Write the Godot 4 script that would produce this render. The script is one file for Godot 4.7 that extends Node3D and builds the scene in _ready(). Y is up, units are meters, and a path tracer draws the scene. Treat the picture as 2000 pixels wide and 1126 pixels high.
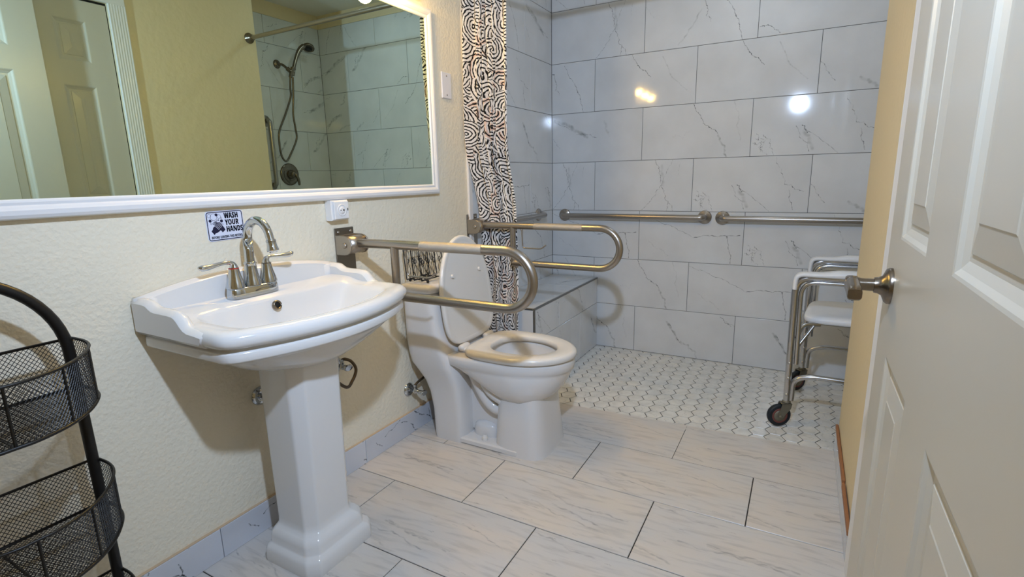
extends Node3D
# A tiled accessible bathroom. x: out from the sink wall, y: up, z: from the shower's back wall towards the viewer. Metres.

const CAM_POS := Vector3(1.5122, 1.14787, 3.3044)
const T := 0.6126   # wall tile length
const H := 0.3101   # wall tile height
var M := {}
var taken := {}
var rng := RandomNumberGenerator.new()

# ---------------------------------------------------------------- geometry collector
class Geo:
	var v := PackedVector3Array()
	var uv := PackedVector2Array()
	var sm := PackedInt32Array()
	var start := 0
	var group := 0
	func begin() -> void:
		start = v.size()
	func tri(a: Vector3, b: Vector3, c: Vector3, s := -1, ua := Vector2.ZERO, ub := Vector2.ZERO, uc := Vector2.ZERO) -> void:
		v.push_back(a); v.push_back(b); v.push_back(c)
		uv.push_back(ua); uv.push_back(ub); uv.push_back(uc)
		sm.push_back(s)
	func quad(a: Vector3, b: Vector3, c: Vector3, d: Vector3, s := -1, ua := Vector2.ZERO, ub := Vector2.ZERO, uc := Vector2.ZERO, ud := Vector2.ZERO) -> void:
		tri(a, b, c, s, ua, ub, uc)
		tri(a, c, d, s, ua, uc, ud)
	func finish() -> void:   # turn the solid begun last outside out (front faces run clockwise)
		var vol := 0.0
		var o := Vector3.ZERO
		if start < v.size(): o = v[start]
		for i in range(start, v.size(), 3):
			vol += (v[i] - o).dot((v[i + 1] - o).cross(v[i + 2] - o))
		if vol > 0.0:
			for i in range(start, v.size(), 3):
				var t := v[i + 1]; v[i + 1] = v[i + 2]; v[i + 2] = t
				var w := uv[i + 1]; uv[i + 1] = uv[i + 2]; uv[i + 2] = w
		start = v.size()
		group += 1
	func mesh() -> ArrayMesh:
		var st := SurfaceTool.new()
		st.begin(Mesh.PRIMITIVE_TRIANGLES)
		for i in range(0, v.size(), 3):
			var s := sm[i / 3]
			st.set_smooth_group(0xFFFFFFFF if s < 0 else s)
			for k in 3:
				st.set_uv(uv[i + k])
				st.add_vertex(v[i + k])
		st.index()
		st.generate_normals()
		return st.commit()
	func move(x: Transform3D, from := 0) -> void:
		for i in range(from, v.size()): v[i] = x * v[i]

	# a box with bevelled edges
	func box(c: Vector3, s: Vector3, b := 0.0) -> void:
		begin()
		var h := s / 2
		if b <= 0.0:
			var p := []
			for i in 8: p.append(c + Vector3(h.x * (1 if i & 1 else -1), h.y * (1 if i & 2 else -1), h.z * (1 if i & 4 else -1)))
			for f in [[0, 1, 3, 2], [5, 4, 6, 7], [4, 0, 2, 6], [1, 5, 7, 3], [2, 3, 7, 6], [4, 5, 1, 0]]:
				quad(p[f[0]], p[f[1]], p[f[2]], p[f[3]], -1, Vector2(0, 1), Vector2(1, 1), Vector2(1, 0), Vector2(0, 0))
			finish()
			return
		var rings := []
		for e in [[-h.y, b], [-h.y + b, 0.0], [h.y - b, 0.0], [h.y, b]]:
			var r := PackedVector3Array()
			var x: float = h.x - e[1]; var z: float = h.z - e[1]
			for q in [[-x, -z + b], [-x + b, -z], [x - b, -z], [x, -z + b], [x, z - b], [x - b, z], [-x + b, z], [-x, z - b]]:
				r.push_back(c + Vector3(q[0], e[0], q[1]))
			rings.append(r)
		loft(rings, -1, true, true, true)

	# rings of equal length joined one to the next
	func loft(rings: Array, s := 0, cap0 := true, cap1 := true, inner := false, closed := true) -> void:
		if not inner: begin()
		var n: int = rings[0].size()
		var m := n if closed else n - 1
		for i in rings.size() - 1:
			var a: PackedVector3Array = rings[i]
			var b: PackedVector3Array = rings[i + 1]
			var v0 := float(i) / (rings.size() - 1)
			var v1 := float(i + 1) / (rings.size() - 1)
			for j in m:
				var k := (j + 1) % n
				var u0 := float(j) / n
				var u1 := float(j + 1) / n
				quad(a[j], a[k], b[k], b[j], s, Vector2(u0, v0), Vector2(u1, v0), Vector2(u1, v1), Vector2(u0, v1))
		if cap0: cap(rings[0], true)
		if cap1: cap(rings[-1], false)
		finish()
	func cap(r: PackedVector3Array, flip: bool) -> void:
		var c := Vector3.ZERO
		for p in r: c += p
		c /= r.size()
		for j in r.size():
			var k := (j + 1) % r.size()
			if flip: tri(c, r[k], r[j], -1)
			else: tri(c, r[j], r[k], -1)

	# a round bar along points; r is a radius or a list of radii
	func tube(pts: Array, r, n := 12, closed := false, s := 0, flat := 1.0) -> void:
		var rings := []
		var last := Vector3.ZERO
		var side := Vector3.ZERO
		var cnt := pts.size()
		for i in cnt:
			var p: Vector3 = pts[i]
			var t: Vector3
			if closed: t = (pts[(i + 1) % cnt] - pts[(i - 1 + cnt) % cnt]).normalized()
			elif i == 0: t = (pts[1] - p).normalized()
			elif i == cnt - 1: t = (p - pts[i - 1]).normalized()
			else: t = ((pts[i + 1] - p).normalized() + (p - pts[i - 1]).normalized()).normalized()
			if i == 0:
				side = t.cross(Vector3.UP)
				if side.length() < 0.05: side = t.cross(Vector3.RIGHT)
				side = side.normalized()
			else:
				side = (side - t * side.dot(t)).normalized()
			var up := t.cross(side).normalized()
			var rr: float = r if r is float else r[i]
			var ring := PackedVector3Array()
			for k in n:
				var a := TAU * k / n
				ring.push_back(p + side * cos(a) * rr + up * sin(a) * rr * flat)
			rings.append(ring)
		if closed:
			rings.append(rings[0])
			loft(rings, s, false, false)
		else:
			loft(rings, s)

	# a profile of [radius, height] turned about an axis
	func lathe(profile: Array, x := Transform3D(), n := 24, s := 0) -> void:
		var rings := []
		for q in profile:
			var ring := PackedVector3Array()
			for k in n:
				var a := TAU * k / n
				ring.push_back(x * Vector3(q[0] * cos(a), q[1], q[0] * sin(a)))
			rings.append(ring)
		loft(rings, s)

	# an outline in x, y given depth along z, edges bevelled by b
	func prism(poly: PackedVector2Array, z0: float, z1: float, b := 0.0, x := Transform3D(), s := -1) -> void:
		begin()
		var area := 0.0
		for i in poly.size(): area += poly[i].cross(poly[(i + 1) % poly.size()])
		if area < 0.0: poly.reverse()
		var ins := PackedVector2Array()
		var n := poly.size()
		for i in n:
			var e0 := (poly[i] - poly[(i - 1 + n) % n]).normalized()
			var e1 := (poly[(i + 1) % n] - poly[i]).normalized()
			var nn := (Vector2(-e0.y, e0.x) + Vector2(-e1.y, e1.x)).normalized()
			var k := b / maxf(0.4, nn.dot(Vector2(-e0.y, e0.x)))
			ins.push_back(poly[i] + nn * k)
		var levels := [[ins, z0], [poly, z0 + b], [poly, z1 - b], [ins, z1]] if b > 0.0 else [[poly, z0], [poly, z1]]
		var rings := []
		for l in levels:
			var ring := PackedVector3Array()
			for p in l[0]: ring.push_back(x * Vector3(p.x, p.y, l[1]))
			rings.append(ring)
		for i in rings.size() - 1:
			for j in n:
				var k := (j + 1) % n
				quad(rings[i][j], rings[i][k], rings[i + 1][k], rings[i + 1][j], s)
		var idx := Geometry2D.triangulate_polygon(ins)
		var flipz := Vector2(ins[idx[1]] - ins[idx[0]]).cross(ins[idx[2]] - ins[idx[0]]) < 0.0 if idx.size() > 2 else false
		for i in range(0, idx.size(), 3):
			var a := idx[i]; var c := idx[i + 1]; var d := idx[i + 2]
			if flipz:
				c = idx[i + 2]; d = idx[i + 1]
			tri(rings[-1][a], rings[-1][c], rings[-1][d])
			tri(rings[0][a], rings[0][d], rings[0][c])
		finish()

# ---------------------------------------------------------------- naming and placing
func numbered(called: String) -> String:
	taken[called] = taken.get(called, -1) + 1
	return called if taken[called] == 0 else "%s_%03d" % [called, taken[called]]

func obj(called: String, g, mat: Material, parent: Node = self) -> MeshInstance3D:
	var o := MeshInstance3D.new()
	o.mesh = g if g is Mesh else g.mesh()
	o.material_override = mat
	o.cast_shadow = GeometryInstance3D.SHADOW_CASTING_SETTING_ON
	o.name = numbered(called) if parent == self else called
	parent.add_child(o, true)
	return o

func tag(o: Node, label: String, category: String, group := "") -> Node:
	o.set_meta("label", label)
	o.set_meta("category", category)
	if group: o.set_meta("group", group)
	return o

func thing(called: String, label: String, category: String, at := Vector3.ZERO, group := "") -> Node3D:
	var o := Node3D.new()
	o.name = numbered(called)
	add_child(o)
	o.position = at
	tag(o, label, category, group)
	return o

func struct(called: String, g, mat: Material, label: String, category: String) -> MeshInstance3D:
	var o := obj(called, g, mat)
	o.set_meta("kind", "structure")
	tag(o, label, category)
	return o

func struct_root(called: String, label: String, category: String, at := Vector3.ZERO) -> Node3D:
	var o := thing(called, label, category, at)
	o.set_meta("kind", "structure")
	return o

func boxes(list: Array) -> Geo:
	var g := Geo.new()
	for b in list: g.box((b[0] + b[1]) / 2, (b[1] - b[0]).abs(), b[2] if b.size() > 2 else 0.0)
	return g

func arc(c: Vector3, a: Vector3, b: Vector3, from: float, to: float, n: int) -> Array:
	var out := []
	for i in n + 1:
		var t := lerpf(from, to, float(i) / n)
		out.append(c + a * cos(t) + b * sin(t))
	return out

# a polyline with its corners rounded
func rounded(pts: Array, r: float, n := 6) -> Array:
	var out := [pts[0]]
	for i in range(1, pts.size() - 1):
		var p: Vector3 = pts[i]
		var a: Vector3 = pts[i - 1] - p
		var b: Vector3 = pts[i + 1] - p
		var k := minf(r, minf(a.length(), b.length()) * 0.49)
		var p0 := p + a.normalized() * k
		var p1 := p + b.normalized() * k
		for j in n + 1:
			var t := float(j) / n
			out.append(p0.lerp(p, t).lerp(p.lerp(p1, t), t))
	out.append(pts[-1])
	return out

func smooth_path(pts: Array, n := 6) -> Array:
	var c := Curve3D.new()
	for i in pts.size():
		var t: Vector3 = (pts[mini(i + 1, pts.size() - 1)] - pts[maxi(i - 1, 0)]) / 6.0
		c.add_point(pts[i], -t, t)
	var out := []
	for i in pts.size() - 1:
		for j in n: out.append(c.sample(i, float(j) / n))
	out.append(pts[-1])
	return out

# ---------------------------------------------------------------- textures and materials
func noise_bytes(w: int, h: int, sd: int, freq: float, oct := 4, kind := FastNoiseLite.TYPE_SIMPLEX_SMOOTH) -> PackedByteArray:
	var n := FastNoiseLite.new()
	n.seed = sd
	n.noise_type = kind
	n.frequency = freq
	n.fractal_octaves = oct
	var im := n.get_image(w, h)
	im.convert(Image.FORMAT_L8)
	return im.get_data()

# draws one wandering vein into a field of darkness: from, to in 0..1, half width in pixels, strength
func vein(f: PackedFloat32Array, w: int, h: int, a: Vector2, b: Vector2, wide: float, strong: float, wander := 0.06, soft := 0.0) -> void:
	var pa := a * Vector2(w, h)
	var pb := b * Vector2(w, h)
	var d := pb - pa
	var nrm := Vector2(-d.y, d.x)
	var steps := int(d.length() / maxf(1.0, wide * 0.5)) + 2
	var k1 := rng.randf() * 10.0; var k2 := rng.randf() * 10.0; var k3 := rng.randf() * 10.0
	for i in steps:
		var t := float(i) / (steps - 1)
		var off := wander * (sin(t * 5.0 + k1) * 0.5 + sin(t * 13.0 + k2) * 0.3 + sin(t * 31.0 + k3) * 0.16 + sin(t * 67.0 + k1) * 0.08)
		off *= 0.35 + 0.65 * sin(PI * clampf(t, 0.02, 0.98))
		var p := pa + d * t + nrm * off
		var wd := wide * (0.45 + 0.75 * absf(sin(t * 9.0 + k2)) * absf(sin(t * 23.0 + k3)) + 0.15)
		var st := strong * (0.3 + 0.7 * absf(sin(t * 7.0 + k3) * sin(t * 17.0 + k1))) 
		var r := int(ceil(wd + soft)) + 1
		for y in range(maxi(0, int(p.y) - r), mini(h, int(p.y) + r + 1)):
			for x in range(maxi(0, int(p.x) - r), mini(w, int(p.x) + r + 1)):
				var q := Vector2(x - p.x, y - p.y).length()
				var s := st * clampf((wd + soft - q) / (0.8 + soft), 0.0, 1.0)
				var j := y * w + x
				if s > f[j]: f[j] = s

func marble(w: int, h: int, sd: int, base: Color, veins: Array, cloud := 0.05, blotch := 0.0) -> ImageTexture:
	rng.seed = sd
	var f := PackedFloat32Array(); f.resize(w * h)
	var g := PackedFloat32Array(); g.resize(w * h)
	for q in veins:
		if q.size() > 5 and q[5] > 0.0: vein(g, w, h, q[0], q[1], q[2], q[3], q[4], q[5])
		else: vein(f, w, h, q[0], q[1], q[2], q[3], q[4])
	var c := noise_bytes(w, h, sd, 2.0 / w, 4)
	var e := noise_bytes(w, h, sd + 7, 11.0 / w, 4)
	var out := PackedByteArray(); out.resize(w * h * 3)
	for i in w * h:
		var tone := 1.0 - cloud * (c[i] / 255.0) 
		var br := e[i] / 255.0
		var sm := clampf(g[i] * (0.25 + 1.3 * br), 0.0, 1.0)
		var dk := clampf(f[i] * (0.55 + 0.7 * br), 0.0, 1.0)
		var r := base.r * tone; var gg := base.g * tone; var b := base.b * tone
		r = lerpf(r, 0.50, sm * 0.75); gg = lerpf(gg, 0.51, sm * 0.75); b = lerpf(b, 0.50, sm * 0.75)
		r = lerpf(r, 0.23, dk); gg = lerpf(gg, 0.245, dk); b = lerpf(b, 0.25, dk)
		out[i * 3] = int(clampf(r, 0, 1) * 255); out[i * 3 + 1] = int(clampf(gg, 0, 1) * 255); out[i * 3 + 2] = int(clampf(b, 0, 1) * 255)
	return ImageTexture.create_from_image(Image.create_from_data(w, h, false, Image.FORMAT_RGB8, out))

# long-grained stone of the floor
func streaky(w: int, h: int, sd: int, veins: Array) -> ImageTexture:
	rng.seed = sd
	var f := PackedFloat32Array(); f.resize(w * h)
	for q in veins: vein(f, w, h, q[0], q[1], q[2], q[3], q[4], q[5])
	var n := FastNoiseLite.new(); n.seed = sd; n.frequency = 1.0; n.fractal_octaves = 4
	var m := FastNoiseLite.new(); m.seed = sd + 3; m.frequency = 1.0; m.fractal_octaves = 3
	var out := PackedByteArray(); out.resize(w * h * 3)
	var ph := rng.randf() * 9.0
	for y in h:
		for x in w:
			var i := y * w + x
			var slant := y + 0.035 * x + 5.0 * sin(x * 0.012 + ph)
			var a := n.get_noise_2d(x * 0.0045, slant * 0.034)
			var b := m.get_noise_2d(x * 0.010 + 50.0, slant * 0.20)
			var big := n.get_noise_2d(x * 0.0022 + 90.0, y * 0.006)
			var dark := clampf(maxf(0.0, a - 0.02) * 0.25 + maxf(0.0, b - 0.16) * 0.16 * clampf(a + 0.6, 0, 1), 0, 0.24)
			dark = maxf(dark, f[i] * (0.4 + 0.8 * clampf(b + 0.5, 0, 1)))
			var warm := clampf(0.5 + big * 1.2, 0, 1)
			var r := lerpf(0.815, 0.835, warm); var g := lerpf(0.797, 0.800, warm); var bl := lerpf(0.775, 0.755, warm)
			r = lerpf(r, 0.40, dark); g = lerpf(g, 0.39, dark); bl = lerpf(bl, 0.39, dark)
			out[i * 3] = int(r * 255); out[i * 3 + 1] = int(g * 255); out[i * 3 + 2] = int(bl * 255)
	return ImageTexture.create_from_image(Image.create_from_data(w, h, false, Image.FORMAT_RGB8, out))

# the curtain's print: overlapping discs of concentric brush strokes
func doodle(size: int) -> ImageTexture:
	rng.seed = 5
	var out := PackedByteArray(); out.resize(size * size * 3)
	out.fill(225)
	var wob := FastNoiseLite.new(); wob.seed = 4; wob.frequency = 0.02
	for k in 330:
		var c := Vector2(rng.randf() * size, rng.randf() * size)
		var R := rng.randf_range(0.075, 0.13) * size
		var per := rng.randf_range(0.017, 0.0215) * size
		var pink := rng.randf() < 0.22
		var sq := rng.randf_range(0.8, 1.2)
		var tilt := rng.randf() * TAU
		for y in range(int(c.y - R), int(c.y + R) + 1):
			for x in range(int(c.x - R), int(c.x + R) + 1):
				var d := (Vector2(x, y) - c).rotated(tilt)
				d.y *= sq
				var r := d.length()
				if r > R or d.y > R * 0.12: continue
				var q := r / per + wob.get_noise_2d(x, y) * 0.35
				var fr := q - floorf(q)
				var thick := 0.30 + 0.12 * wob.get_noise_2d(x * 2.0 + 200.0, y * 2.0)
				var ink := clampf((thick - absf(fr - 0.5) * 2.0 * 0.86) * 6.0 + 0.5, 0, 1)
				var i := (posmod(y, size) * size + posmod(x, size)) * 3
				var p0 := 232.0; var p1 := 228.0; var p2 := 224.0
				if pink and int(q) % 3 == 0:
					p0 = 222.0; p1 = 196.0; p2 = 182.0
				out[i] = int(lerpf(p0, 24, ink)); out[i + 1] = int(lerpf(p1, 24, ink)); out[i + 2] = int(lerpf(p2, 26, ink))
	return ImageTexture.create_from_image(Image.create_from_data(size, size, false, Image.FORMAT_RGB8, out))

func mat(c: Color, rough: float, metal := 0.0, spec := 0.5) -> StandardMaterial3D:
	var m := StandardMaterial3D.new()
	m.albedo_color = c
	m.roughness = rough
	m.metallic = metal
	m.metallic_specular = spec
	m.cull_mode = BaseMaterial3D.CULL_DISABLED
	return m

func noise_tex(sd: int, freq: float, oct: int, size := 512) -> NoiseTexture2D:
	var n := FastNoiseLite.new()
	n.seed = sd; n.frequency = freq; n.fractal_octaves = oct
	n.noise_type = FastNoiseLite.TYPE_SIMPLEX_SMOOTH
	var t := NoiseTexture2D.new()
	t.width = size; t.height = size; t.seamless = true; t.noise = n
	return t

func textured(t: Texture2D, rough: float, spec := 0.5) -> StandardMaterial3D:
	var m := mat(Color.WHITE, rough, 0.0, spec)
	m.albedo_texture = t
	return m

func bumped(m: StandardMaterial3D, t: Texture2D, cm: float, scale: float) -> StandardMaterial3D:
	m.heightmap_enabled = true
	m.heightmap_texture = t
	m.heightmap_scale = cm
	m.uv1_triplanar = true
	m.uv1_world_triplanar = true
	m.uv1_scale = Vector3.ONE * scale
	return m

func materials() -> void:
	var peel := noise_tex(3, 0.02, 3)
	M.paint = bumped(mat(Color(0.925, 0.888, 0.80), 0.62, 0.0, 0.4), peel, 0.15, 5.0)
	M.paint_right = bumped(mat(Color(0.88, 0.81, 0.66), 0.6, 0.0, 0.4), peel, 0.12, 2.0)
	M.ceiling = mat(Color(0.90, 0.88, 0.82), 0.8)
	M.ceramic = mat(Color(0.875, 0.87, 0.86), 0.10, 0.0, 0.5)
	M.bone = mat(Color(0.868, 0.855, 0.84), 0.10, 0.0, 0.5)
	M.plastic = mat(Color(0.88, 0.86, 0.83), 0.22)
	M.white = mat(Color(0.90, 0.90, 0.90), 0.35)
	M.switch = mat(Color(0.90, 0.90, 0.92), 0.3)
	M.trim = mat(Color(0.89, 0.88, 0.87), 0.4)
	M.door = mat(Color(0.755, 0.73, 0.672), 0.28)
	M.chrome = mat(Color(0.78, 0.80, 0.82), 0.06, 1.0)
	M.steel = mat(Color(0.68, 0.65, 0.615), 0.30, 1.0)
	M.steel_dark = mat(Color(0.56, 0.54, 0.51), 0.36, 1.0)
	M.nickel = mat(Color(0.52, 0.48, 0.43), 0.26, 1.0)
	M.knurl = bumped(mat(Color(0.76, 0.73, 0.69), 0.50, 1.0), noise_tex(9, 0.09, 2), 0.06, 30.0)
	M.alu = mat(Color(0.78, 0.78, 0.78), 0.22, 1.0)
	M.mirror = mat(Color(0.80, 0.875, 0.815), 0.0, 1.0)
	M.black = mat(Color(0.035, 0.033, 0.033), 0.42)
	M.dark = mat(Color(0.03, 0.03, 0.03), 0.8)
	M.grout = mat(Color(0.43, 0.42, 0.41), 0.9)
	M.grout_floor = mat(Color(0.16, 0.145, 0.13), 0.9)
	M.edge = mat(Color(0.50, 0.50, 0.49), 0.35, 0.8)
	M.wood = mat(Color(0.60, 0.40, 0.25), 0.6)
	M.sealant = mat(Color(0.80, 0.70, 0.58), 0.7)
	M.navy = mat(Color(0.055, 0.06, 0.20), 0.5)
	M.signwhite = mat(Color(0.88, 0.89, 0.95), 0.45)
	M.tyre = mat(Color(0.05, 0.085, 0.12), 0.55)
	M.band = mat(Color(0.45, 0.25, 0.22), 0.6)
	M.fork = mat(Color(0.50, 0.48, 0.42), 0.55, 0.6)
	M.seat_white = mat(Color(0.90, 0.90, 0.90), 0.4)
	M.red = mat(Color(0.70, 0.08, 0.10), 0.4)
	M.hose = mat(Color(0.36, 0.31, 0.25), 0.45, 0.7)
	M.water = mat(Color(0.80, 0.84, 0.90), 0.06)
	var wide := 640; var tall := 320
	var V := func(a: float, b: float, c: float, d: float, w: float, s: float, wan := 0.06, soft := 0.0) -> Array:
		return [Vector2(a, b), Vector2(c, d), w, s, wan, soft]
	var white := Color(0.865, 0.870, 0.870)
	var sets := {
		"A": [V.call(.64, 0, .70, .45, 2, .8, .1), V.call(.70, .45, .82, 1, 1.6, .8, .1), V.call(.80, 0, .71, .45, 1.2, .5), V.call(.71, .45, .64, .7, 1.5, .7, .12), V.call(.64, .7, .50, 1, 1.4, .6), V.call(.88, .05, .86, .3, 1, .5), V.call(.78, .8, .76, 1, 1.6, .7), V.call(.70, .1, .72, .5, 5, .25, .05, 6)],
		"B": [V.call(.03, .6, .14, .98, 1.2, .8, .25), V.call(.02, .75, .09, .85, 2, .75, .5), V.call(.05, .68, .10, .92, 1.6, .6, .6), V.call(.10, .62, .20, .99, 1.5, .7, .15), V.call(.36, .5, .47, .95, 1.5, .6, .1), V.call(.42, .6, .50, .9, 5, .4, .1, 7), V.call(.42, .55, .69, .98, 1.3, .85, .03), V.call(.40, .5, .45, .62, 2.5, .8, .2), V.call(.72, .02, .80, .5, 1.2, .6, .1), V.call(.80, .5, .96, .62, 1.6, .7, .12), V.call(.84, .6, .88, .95, 1.8, .8, .08)],
		"C": [V.call(.55, .82, .75, .95, 3, .5, .1, 6), V.call(.60, .05, .62, .25, 3, .5, .2, 6), V.call(.62, .25, .70, .30, 2, .6, .1, 5), V.call(.70, .55, .97, .8, 6, .65, .08, 8), V.call(.72, .53, .86, .64, 2, .6, .08), V.call(.86, .6, .98, .95, 1.6, .6, .1), V.call(.30, .8, .42, .97, 4, .5, .1, 6), V.call(.88, .06, .97, .12, 1.5, .7, .3), V.call(.0, .5, .12, .82, 1.4, .6, .08)],
		"D": [V.call(.04, .12, .42, .48, 7, .65, .06, 8), V.call(.04, .14, .22, .32, 1.8, .7, .06), V.call(.30, .42, .52, .5, 2, .6, .1), V.call(.60, .2, .66, .5, 3, .3, .1, 7), V.call(.02, .5, .1, .7, 1.4, .5)],
		"E": [V.call(.46, 0, .56, .35, 2, .8, .15), V.call(.56, .35, .60, .62, 1.6, .7, .2), V.call(.66, .05, .80, .5, 1.6, .8, .06), V.call(.80, .5, .88, 1, 2, .8, .06), V.call(.52, .4, .32, .95, 1.6, .45, .06, 4), V.call(.0, .2, .08, .4, 1, .3)],
		"F": [V.call(.38, 0, .44, .2, 1.6, .85, .05), V.call(.44, .2, .57, .45, 2, .9, .08), V.call(.68, .1, .78, .5, 1.4, .4, .04, 3), V.call(.78, .5, .92, .75, 1.2, .35, .03, 3)],
		"G": [V.call(.34, .25, .46, .62, 4, .7, .05, 6), V.call(.36, .28, .5, .72, 2, .7, .06), V.call(.5, .62, .66, .95, 2.5, .6, .2, 4), V.call(.86, .04, .97, .2, 2, .9, .12), V.call(.92, .12, 1, .2, 1.4, .7, .1)],
		"H": [V.call(.01, .82, .10, .84, 2, .9, .12), V.call(.10, .84, .17, .97, 1.6, .8, .1), V.call(.66, .0, .92, .5, 5, .6, .1, 8), V.call(.80, .1, .88, .45, 2, .5, .2)],
		"I": [V.call(.48, 0, .58, .35, 1.8, .9, .06), V.call(.58, .35, .72, .58, 2, .9, .1), V.call(.72, .6, .80, 1, 3.4, .7, .1, 3), V.call(.30, .6, .45, .5, 1, .35, .3), V.call(.84, .0, .92, .7, 1, .3, .08, 3)],
		"J": [V.call(.0, .06, .2, .2, 1.3, .7, .06), V.call(.2, .2, .55, .5, 1.5, .7, .05), V.call(.55, .5, .97, .42, 2, .8, .05), V.call(.86, .45, .9, .98, 2, .8, .06), V.call(.1, .6, .3, .9, 1, .3, .1, 3)],
	}
	var n := 20
	for k in sets:
		M["tile_" + k] = textured(marble(wide, tall, n, white, sets[k], 0.045), 0.065)
		n += 1
	# skirting stone: bluish white with strong dark veins
	var skirt := []
	rng.seed = 77
	for i in 16:
		var a := Vector2(rng.randf(), rng.randf())
		var d := Vector2(rng.randf_range(-.18, .18), rng.randf_range(-.9, .9))
		skirt.append([a, a + d, rng.randf_range(1.6, 3.4), rng.randf_range(.8, 1.0), 0.09, 0.0])
	M.skirting = textured(marble(1024, 128, 51, Color(0.845, 0.855, 0.88), skirt, 0.07), 0.14)
	# hexagons: soft white marble
	var hexv := []
	for i in 22:
		var a := Vector2(rng.randf(), rng.randf())
		var d := Vector2(rng.randf_range(-.2, .2), rng.randf_range(-.12, .12))
		hexv.append([a, a + d, rng.randf_range(1.2, 4.0), rng.randf_range(.25, .7), 0.2, rng.randf_range(0.0, 5.0)])
	M.hex = textured(marble(512, 512, 52, Color(0.925, 0.915, 0.885), hexv, 0.10), 0.22)
	for i in 5:
		rng.seed = 300 + i
		var fv := []
		for j in 5:
			var a := Vector2(rng.randf_range(-.1, .7), rng.randf_range(.05, .9))
			fv.append([a, a + Vector2(rng.randf_range(.25, .5), rng.randf_range(-.02, .22)), rng.randf_range(1.2, 3.0), rng.randf_range(.25, .5), 0.05, rng.randf_range(1.0, 5.0)])
		for j in 14:
			var a := Vector2(rng.randf(), rng.randf())
			fv.append([a, a + Vector2(rng.randf_range(.01, .04), 0.004), 1.1, 0.6, 0.1, 0.4])
		M["floor_%d" % i] = textured(streaky(640, 320, 60 + i, fv), 0.30)
	M.curtain = textured(doodle(1024), 0.85, 0.25)
	M.curtain.uv1_scale = Vector3(1, 1, 1)
	M.curtain.backlight_enabled = true
	M.curtain.backlight = Color(0.25, 0.25, 0.25)

# ---------------------------------------------------------------- the scene
func _ready() -> void:
	var cam := Camera3D.new()
	cam.name = "camera"
	cam.keep_aspect = Camera3D.KEEP_HEIGHT
	cam.fov = rad_to_deg(2.0 * atan(563.0 / 1020.612))
	cam.near = 0.02
	cam.far = 40.0
	cam.transform = Transform3D(Basis(Vector3(0.87558, -0.0208, -0.48262), Vector3(-0.08282, 0.97782, -0.19239), Vector3(0.47592, 0.20842, 0.85444)).orthonormalized(), CAM_POS)
	add_child(cam)
	cam.current = true
	var env := Environment.new()
	env.background_mode = Environment.BG_COLOR
	env.background_color = Color(0.05, 0.05, 0.05)
	env.tonemap_mode = Environment.TONE_MAPPER_LINEAR
	env.tonemap_exposure = 1.0
	env.sdfgi_enabled = true
	env.ssao_enabled = true
	env.ssil_enabled = true
	var we := WorldEnvironment.new()
	we.name = "environment"
	we.environment = env
	add_child(we)
	materials()
	work_light()
	vanity_light()
	ceiling_light()
	room()
	shower_tiles()
	floor_tiles()
	bench()
	doors()
	wall_things()
	sink()
	faucet()
	supplies()
	toilet()
	rails()
	curtain()
	shower_chair()
	shower_set()
	rack()

# The photographer's small LED panel on a boom: its stand is behind the camera.
func work_light() -> void:
	var at := Vector3(1.39, 1.814, 2.982)
	var t := thing("work_light", "small square LED work light on a boom arm behind the viewer", "lamp")
	var aim := (Vector3(0.15, 0.9, 0.8) - at).normalized()
	var x := Transform3D(Basis.looking_at(aim), at)
	var g := Geo.new()
	g.box(Vector3(0, 0, 0.03), Vector3(0.085, 0.085, 0.03), 0.006)
	g.move(x)
	obj("housing", g, M.black, t)
	g = Geo.new()
	g.box(Vector3(0, 0, 0.0125), Vector3(0.07, 0.07, 0.005))
	g.move(x)
	var glow := mat(Color(0.9, 0.9, 0.9), 0.5)
	glow.emission_enabled = true
	glow.emission = Color(0.93, 0.97, 1.0)
	glow.emission_energy_multiplier = 6.0
	obj("diffuser", g, glow, t)
	g = Geo.new()
	g.tube(rounded([x * Vector3(0, 0, 0.045), x * Vector3(0, 0.02, 0.15), Vector3(1.45, 1.98, 3.75), Vector3(1.45, 2.0, 3.95)], 0.08), 0.010)
	obj("boom_arm", g, M.black, t)
	g = Geo.new()
	g.tube([Vector3(1.45, 2.04, 3.95), Vector3(1.45, 0.30, 3.95)], 0.012)
	for a in 3:
		var d := Vector3(sin(a * TAU / 3), 0, cos(a * TAU / 3))
		g.tube([Vector3(1.45, 0.45, 3.95), Vector3(1.45, 0.012, 3.95) + d * 0.17], 0.009)
	obj("stand", g, M.black, t)
	var l := AreaLight3D.new()
	l.name = "work_light_beam"
	l.area_size = Vector2(0.055, 0.055)
	l.light_color = Color(0.767, 0.862, 1.0)
	l.light_energy = 2.9
	l.area_range = 12.0
	l.shadow_enabled = true
	l.transform = Transform3D(x.basis, at + aim * 0.004)
	add_child(l)

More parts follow.
